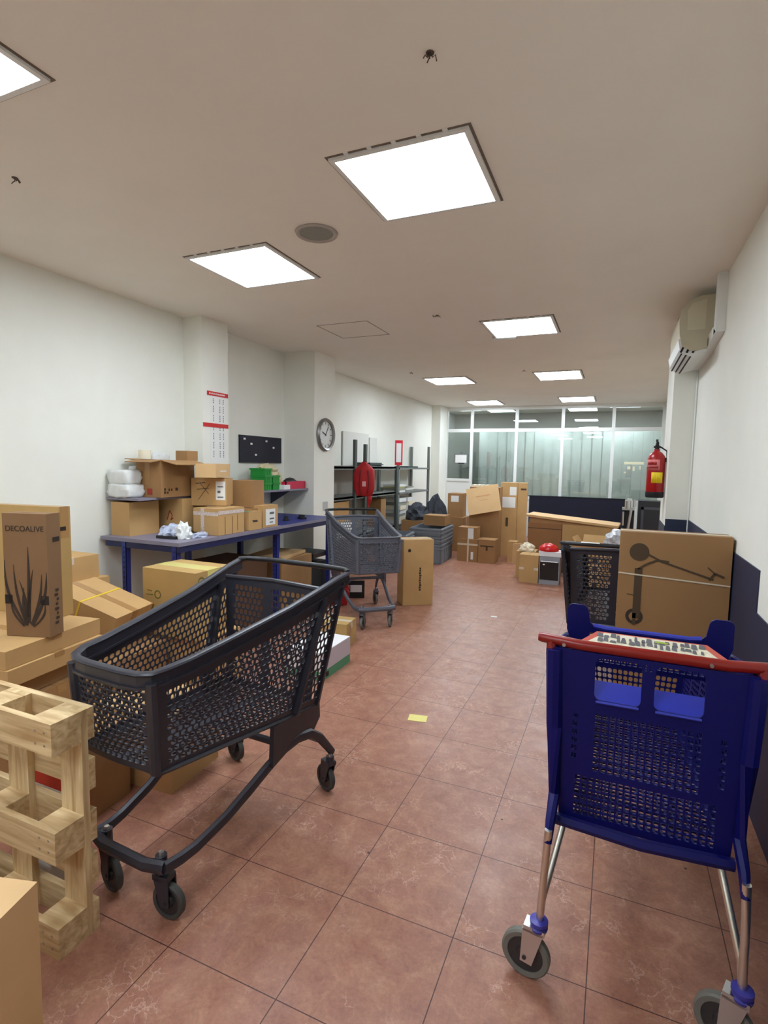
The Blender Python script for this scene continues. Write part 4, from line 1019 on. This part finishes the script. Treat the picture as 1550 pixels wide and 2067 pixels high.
# leaning open box
L1 = carton('tall kraft box with its pale lid flap hanging forward', (-1.70, 8.62, 0), 4, .48, .4, 1.17, KRAFT_D, group='boxes at the far end', tape=None)
K = (.48, .4, 1.17)
fl = B(); box(fl, -.27, -.004, 0, .25, .004, .44); fo = fin(fl, 'lid_flap', KRAFT_L, L1)
fo.matrix_local = Matrix.Translation((-.19, -.15, .77)) @ Matrix.Rotation(math.radians(-12), 4, 'Y') @ Matrix.Rotation(math.radians(-17), 4, 'X')
words_ = text_mesh('FRAGILE', .05); words_.transform(Matrix.Translation((0, -.006, .26)) @ Matrix.Rotation(PI / 2, 4, 'X')); link('printed_text', words_, mat('orange_ink', (200, 130, 80), .7), fo) if False else None
pr_ = B()
for k in range(9): box(pr_, -.12 + k * .026, -.0052, .275, -.10 + k * .026, -.0042, .292)
box(pr_, -.05, -.0052, .21, .07, -.0042, .216); fin(pr_, 'faint_print', mat('orange_ink', (196, 140, 92), .7), fo)
tpp = B()
for k in range(6): box(tpp, -.46 + k * .07, .05, 1.17, -.42 + k * .07, .35, 1.205)
fin(tpp, 'white_packets', CREAM, L1)
f1 = carton('kraft box taped across in front of the leaning box, left', (-1.93, 8.22, 0), 0, .33, .28, .36, KRAFT_D, group='boxes at the far end', tape=None)
decal(f1, 'front', .33, .28, .36, 'rects', [(0, .26, .33, .29), (.16, 0, .185, .36)], TAPE_W, 'packing_tape'); decal(f1, 'front', .33, .28, .36, 'rects', [(.22, .04, .26, .16)], PAPER, 'shipping_label', .002)
f1b = carton('small kraft box with a white sheet on top of the taped box', (-1.96, 8.24, .362), 0, .3, .24, .18, KRAFT_D, group='boxes at the far end', tape=None)
decal(f1b, 'front', .3, .24, .18, 'rects', [(.16, -.05 + .05, .25, .17)], PAPER, 'shipping_label')
f2 = carton('kraft box with a dark hand hole before the leaning box, right', (-1.66, 8.2, 0), 0, .26, .28, .37, KRAFT_D, group='boxes at the far end', tape=None)
decal(f2, 'front', .26, .28, .37, 'rects', [(.12, .2, .15, .27), (.03, .26, .24, .28)], INKB, 'hand_hole')
L2 = carton('tall kraft carton with two white labels behind the leaning box', (-1.34, 9.15, 0), 8, .44, .4, 1.24, KRAFT, group='boxes at the far end', tape='top')
K = (.44, .4, 1.24)
decal(L2, 'front', *K, 'rects', [(.15, 1.03, .26, 1.17)], PAPER, 'shipping_label'); decal(L2, 'front', *K, 'rects', [(.03, .82, .25, 1.0)], PAPER, 'shipping_label')
decal(L2, 'front', *K, 'rects', [(.28, .0, .284, 1.24), (.1, .5, .14, .65), (.33, 1.12, .42, 1.15)], INKB, 'printed_mark')
L2s = carton('slim open box at the foot of the tall labelled carton', (-1.38, 8.5, 0), 0, .14, .2, .33, KRAFT, group='boxes at the far end', tape=None)
sl_ = fin(box(B(), -.2, -.01, 0, .2, .01, .32), 'cardboard_sheet', KRAFT_L, loc=(-1.28, 8.5, 0), rotz=.9); tag(sl_, 'loose cardboard sheet propped by the slim open box', 'cardboard sheet')
# navy board and the long wooden box
o = fin(box(B(), -1.66, 11.6, 0, .17, 11.64, .90), 'divider_board', mat('navy_felt', (16, 20, 44), .8)); tag(o, 'long navy felt divider board below the far glass', 'board')
bm = B(); box(bm, -1.68, 11.595, .9, .19, 11.645, .915); box(bm, .17, 11.595, 0, .19, 11.645, .915); fin(bm, 'edge_trim', DARK, o)
wbx = carton('long cardboard crate with a pale sloping lid', (.04, 7.75, .36), -4, 1.16, .45, .36, mat('kraft_crate_brown', (150, 106, 66), .75, noise=.04, nscale=6), group='boxes at the far end', tape=None, seam=False)
ld = fin(box(B(), -1.2, -.03, 0, .02, .48, .03), 'sloping_lid', KRAFT_L, wbx); ld.matrix_local = Matrix.Translation((0, 0, .36)) @ Matrix.Rotation(math.radians(4.2), 4, 'Y')
fil = B(); v = [fil.verts.new(c_) for c_ in ((0, 0, .36), (-1.15, 0, .36), (-1.15, 0, .44), (0, .45, .36), (-1.15, .45, .36), (-1.15, .45, .44))]
for f in ((0, 1, 2), (3, 5, 4), (1, 4, 5, 2), (0, 2, 5, 3), (0, 3, 4, 1)): fil.faces.new([v[i] for i in f])
fin(fil, 'upper_edge', KRAFT_D, wbx)
decal(wbx, 'front', 1.16, .45, .36, 'rects', [(.46, 0, .47, .36), (.0, .28, .46, .29)], INKB, 'panel_line')
decal(wbx, 'front', 1.16, .45, .36, 'rects', [(.47, 0, 1.16, .36)], KRAFT, 'pale_panel')
carton('cardboard box carrying the left end of the long crate', (-.66, 7.78, 0), -4, .46, .4, .355, KRAFT_D, group='boxes at the far end')
carton('cardboard box carrying the right end of the long crate', (.02, 7.78, 0), -4, .5, .4, .355, KRAFT_D, group='boxes at the far end')
ob = carton('open kraft box with upright flaps before the long crate', (-.06, 7.2, .0), -10, .36, .3, .52, KRAFT, flaps=[('f', 40, .1), ('b', 60, .12), ('l', 55, .12), ('r', 30, .12)], group='boxes at the far end')
s1 = carton('small kraft box with tape stubs beside the black oven', (-.864, 7.098, 0), 0, .245, .25, .365, KRAFT, group='boxes at the far end', tape=None)
decal(s1, 'front', .245, .25, .365, 'rects', [(0, .17, .06, .2), (.19, .17, .245, .2)], TAPE_W, 'tape_stub')
crumple('paper_wad', (-1.06, 7.42, .365), .1, .08, .09, CREAM, 'crumpled packing paper behind the small kraft box', 'paper', 30)
carton('kraft box behind the small taped box', (-.95, 7.4, 0), 0, .25, .3, .36, KRAFT, group='boxes at the far end')
ov = empty('toaster_oven', (-.73, 7.24, 0)); tag(ov, 'small black and silver oven on the floor by the kraft box', 'oven')
fin(box(B(), -.125, -.13, 0, .125, .13, .36), 'body', mat('oven_silver', (150, 152, 158), .4), ov, bevel=.006)
fin(box(B(), -.115, -.136, .06, .115, -.13, .29), 'door', mat('oven_glass', (10, 10, 12), .15), ov)
bm = B(); sweep(bm, [(-.1, -.155, .30), (.1, -.155, .30)], .014, n=8); box(bm, -.1, -.155, .295, -.09, -.13, .305); box(bm, .09, -.155, .295, .1, -.13, .305); fin(bm, 'handle', STEEL, ov)
bm = B(); box(bm, -.08, -.1365, .25, -.055, -.136, .265); fin(bm, 'badge', PAPER, ov)
ob2 = fin(box(B(), -.14, -.12, 0, .14, .12, .06), 'flat_box', mat('white_card', (232, 230, 230), .6), loc=(-.73, 7.24, .363), bevel=.005); tag(ob2, 'flat white box on top of the small oven', 'box')
bm = B(); bmesh.ops.create_icosphere(bm, subdivisions=3, radius=.13)
for v_ in bm.verts: v_.co.z = max(0, v_.co.z) * .75
o = fin(bm, 'red_helmet', mat('glossy_red_shell', (206, 20, 20), .3), loc=(-.76, 7.24, .425), smooth=True); tag(o, 'red shell cap on top of the flat white box', 'helmet')
# plastic wrapped roll and machine by the pier
bm = B(); lathe(bm, [(.0, -.14), (.11, -.12), (.15, -.04), (.15, .04), (.11, .12), (0, .14)], 22, axis='y')
rnd = random.Random(2)
for v_ in bm.verts: v_.co += Vector([rnd.uniform(-.014, .014) for _ in range(3)])
o = fin(bm, 'wrapped_roll', mat('clear_wrap', (190, 192, 196), .2, noise=.4, nscale=30), loc=(.06, 6.6, .67)); tag(o, 'round roll wrapped in clear plastic behind the scooter box', 'roll')
carton('kraft box under the plastic wrapped roll', (.2, 6.35, 0), 0, .3, .5, .53, KRAFT_D, group='boxes at the far end')
mc = empty('standing_machine', (.2, 9.5, 0)); tag(mc, 'silver and black machine standing beside the dark cabinet', 'machine')
bm = B(); box(bm, -.06, -.06, .0, .1, .1, .84); fin(bm, 'column', DARK, mc)
bm = B(); cyl(bm, (-.0, -.08, .88), (-.0, -.08, 1.0), .045); cyl(bm, (.09, -.06, .9), (.09, -.06, 1.02), .02); cyl(bm, (.02, -.09, .55), (.05, -.09, .85), .022); cyl(bm, (-.06, -.08, .6), (-.06, -.08, .82), .016); box(bm, -.08, -.1, .85, .1, .05, .89); fin(bm, 'fittings', STEEL, mc)
cbn = empty('dark_cabinet', (.56, 9.7, 0)); tag(cbn, 'black framed cabinet standing beneath the fire extinguisher', 'cabinet')
fin(box(B(), -.2, -.15, 0, .2, .2, 1.0), 'body', mat('charcoal_cabinet', (36, 36, 42), .4), cbn, bevel=.006)
bm = B()
for a in ((-.16, .1, -.12, .9), (.12, .1, .16, .9), (-.16, .1, .16, .14), (-.16, .86, .16, .9)): box(bm, a[0], -.158, a[1], a[2], -.15, a[3])
fin(bm, 'door_frame', mat('charcoal_trim', (74, 74, 84), .35), cbn)
wl = fin(box(B(), .22, 11.0, 0, .30, 11.1, .95), 'white_post', FRAME_W); tag(wl, 'short white post beside the navy divider board', 'post')
# notice on door pane, and notice on the right pane
nf = empty('door_notice', (-3.27, YB - .02, 1.66)); tag(nf, 'white notice in a dark frame on the narrow glass bay', 'notice')
bm = B(); box(bm, -.16, -.012, -.12, .16, 0, .12); fin(bm, 'frame', mat('grey_frame', (120, 122, 122), .5), nf)
bm = B(); box(bm, -.13, -.015, -.08, .13, -.012, .095); fin(bm, 'sheet', PAPER, nf)
bm = B(); box(bm, -.06, -.017, -.105, .08, -.012, -.085); fin(bm, 'dark_clip', DARK, nf)
o = fin(box(B(), .14, YB - .012, 1.60, .50, YB - .008, 1.655), 'window_sticker', mat('pale_sticker', (244, 240, 208), .5)); tag(o, 'pale strip sticker on the far right pane', 'sticker')
bm = B()
for a in ((.20, 1.5, .26, 1.56), (.3, 1.47, .34, 1.56), (.42, 1.5, .45, 1.57), (.14, 1.42, .18, 1.45)): box(bm, a[0], YB - .012, a[1], a[2], YB - .009, a[3])
fin(bm, 'sticker_remnants', mat('pale_sticker', (244, 240, 208), .5), o)

# ------------------------------------------------------------ fire extinguisher
fe = empty('fire_extinguisher', (.345, 5.72, 1.24)); tag(fe, 'red fire extinguisher hanging on the side of the right pier', 'fire extinguisher')
REX = mat('extinguisher_red', (160, 13, 18), .3)
fin(lathe(B(), [(.0, .045), (.076, .045), (.078, .05), (.078, .36), (.07, .395), (.045, .425), (.024, .44), (.024, .46), (.0, .46)], 30), 'cylinder', REX, fe, smooth='auto')
fin(lathe(B(), [(.0, 0), (.074, 0), (.08, .01), (.08, .055), (.0, .055)], 30), 'base_ring', DARK, fe, smooth='auto')
bm = B(); cyl(bm, (0, 0, .455), (0, 0, .50), .018); box(bm, -.012, -.05, .50, .012, .05, .515); prism(bm, [(-.05, .515), (.05, .515), (.07, .55), (.06, .555), (.04, .527), (-.05, .527)], -.01, .01, 'yz'); cyl(bm, (-.03, 0, .48), (.03, 0, .48), .01); fin(bm, 'valve', DARK, fe)
bm = B(); sweep(bm, [(.03, 0, .48), (.085, 0, .44), (.092, 0, .3), (.09, 0, .2)], .014, n=8); fin(bm, 'hose', DARK, fe, smooth='auto')
def band(z0_, z1, a0, a1, m, nm_, r=.0792):
    bm = B(); n = 10
    for i in range(n):
        t0, t1 = a0 + (a1 - a0) * i / n, a0 + (a1 - a0) * (i + 1) / n
        bm.faces.new([bm.verts.new((r * math.cos(t), r * math.sin(t), z)) for t, z in ((t0, z0_), (t1, z0_), (t1, z1), (t0, z1))])
    o_ = fin(bm, nm_, m, fe, smooth=True); solid(o_, .0008, 1); return o_
A = lambda d: math.radians(d)
band(.14, .24, A(-120), A(-45), YELLOW, 'yellow_label')
band(.26, .36, A(-175), A(-70), mat('pale_red_label', (216, 120, 116), .5), 'printed_label')
band(.28, .295, A(-165), A(-80), REX, 'label_line', .0802); band(.31, .34, A(-155), A(-90), REX, 'label_block', .0802)
bm = B(); box(bm, .075, -.015, .34, .086, .015, .38); fin(bm, 'wall_bracket', DARK, fe)

# ------------------------------------------------------------ air conditioner
ac = empty('air_conditioner', (0, 0, 0)); tag(ac, 'beige wall air conditioner high on the right wall', 'air conditioner')
prof = [(.62, 2.47), (.56, 2.47), (.56, 2.40), (.47, 2.385), (.405, 2.42), (.385, 2.50), (.378, 2.60), (.39, 2.68), (.43, 2.735), (.50, 2.765), (.62, 2.77)]
fin(prism(B(), prof, 4.62, 5.40, 'xz'), 'casing', BEIGE, ac)
prof2 = [(.62, 2.465), (.56, 2.465), (.56, 2.395), (.465, 2.38), (.40, 2.415), (.378, 2.50), (.371, 2.60), (.383, 2.685), (.425, 2.74), (.50, 2.771), (.62, 2.776)]
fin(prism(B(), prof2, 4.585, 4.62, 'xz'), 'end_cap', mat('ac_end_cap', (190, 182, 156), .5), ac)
bm = B(); prism(bm, [(.54, 2.53), (.425, 2.53), (.42, 2.67), (.45, 2.72), (.54, 2.745)], 4.582, 4.585, 'xz'); fin(bm, 'end_panel', BEIGE, ac)
prof3 = [(.56, 2.37), (.45, 2.345), (.385, 2.40), (.372, 2.47), (.40, 2.49), (.56, 2.46)]
fin(prism(B(), prof3, 4.60, 5.42, 'xz'), 'lower_tray', FRAME_W, ac)
bm = B()
for k in range(3):
    a = .40 + k * .04
    box(bm, a, 4.594, 2.375 - .004 * k, a + .014, 4.600, 2.455 - .004 * k, Matrix.Translation((a, 0, 2.41)) @ Matrix.Rotation(.4, 4, 'Y') @ Matrix.Translation((-a, 0, -2.41)))
    box(bm, .395 + k * .03, 4.62, 2.366 - k * .012, .405 + k * .03, 5.38, 2.372 - k * .012)
fin(bm, 'air_slots', DARK, ac)
dc = B(); box(dc, .565, 4.28, 2.44, .62, 4.37, H); prism(dc, [(4.28, 2.44), (4.40, 2.50), (5.45, 2.45), (5.45, 2.375), (4.75, 2.39)], .565, .62, 'yz')
o = fin(dc, 'pipe_duct', FRAME_W, bevel=.003); tag(o, 'white pipe duct dropping from the ceiling beside the air conditioner', 'duct')

# ------------------------------------------------------------ litter
o = fin(box(B(), -.055, -.04, .0005, .055, .04, .002), 'paper_scrap', YNOTE, loc=(-1.54, 4.40, 0), rotz=.3)
bpy.context.view_layer.update()
o.location = (-1.012, 2.915, 0); o.rotation_euler = (0, 0, .2); tag(o, 'yellow paper scrap lying on the red floor', 'paper scrap')
o = fin(box(B(), -.03, -.02, .0005, .03, .02, .002), 'paper_scrap', PAPER, loc=(-1.054, 5.293, 0)); tag(o, 'tiny white paper scrap on the floor in mid aisle', 'paper scrap')
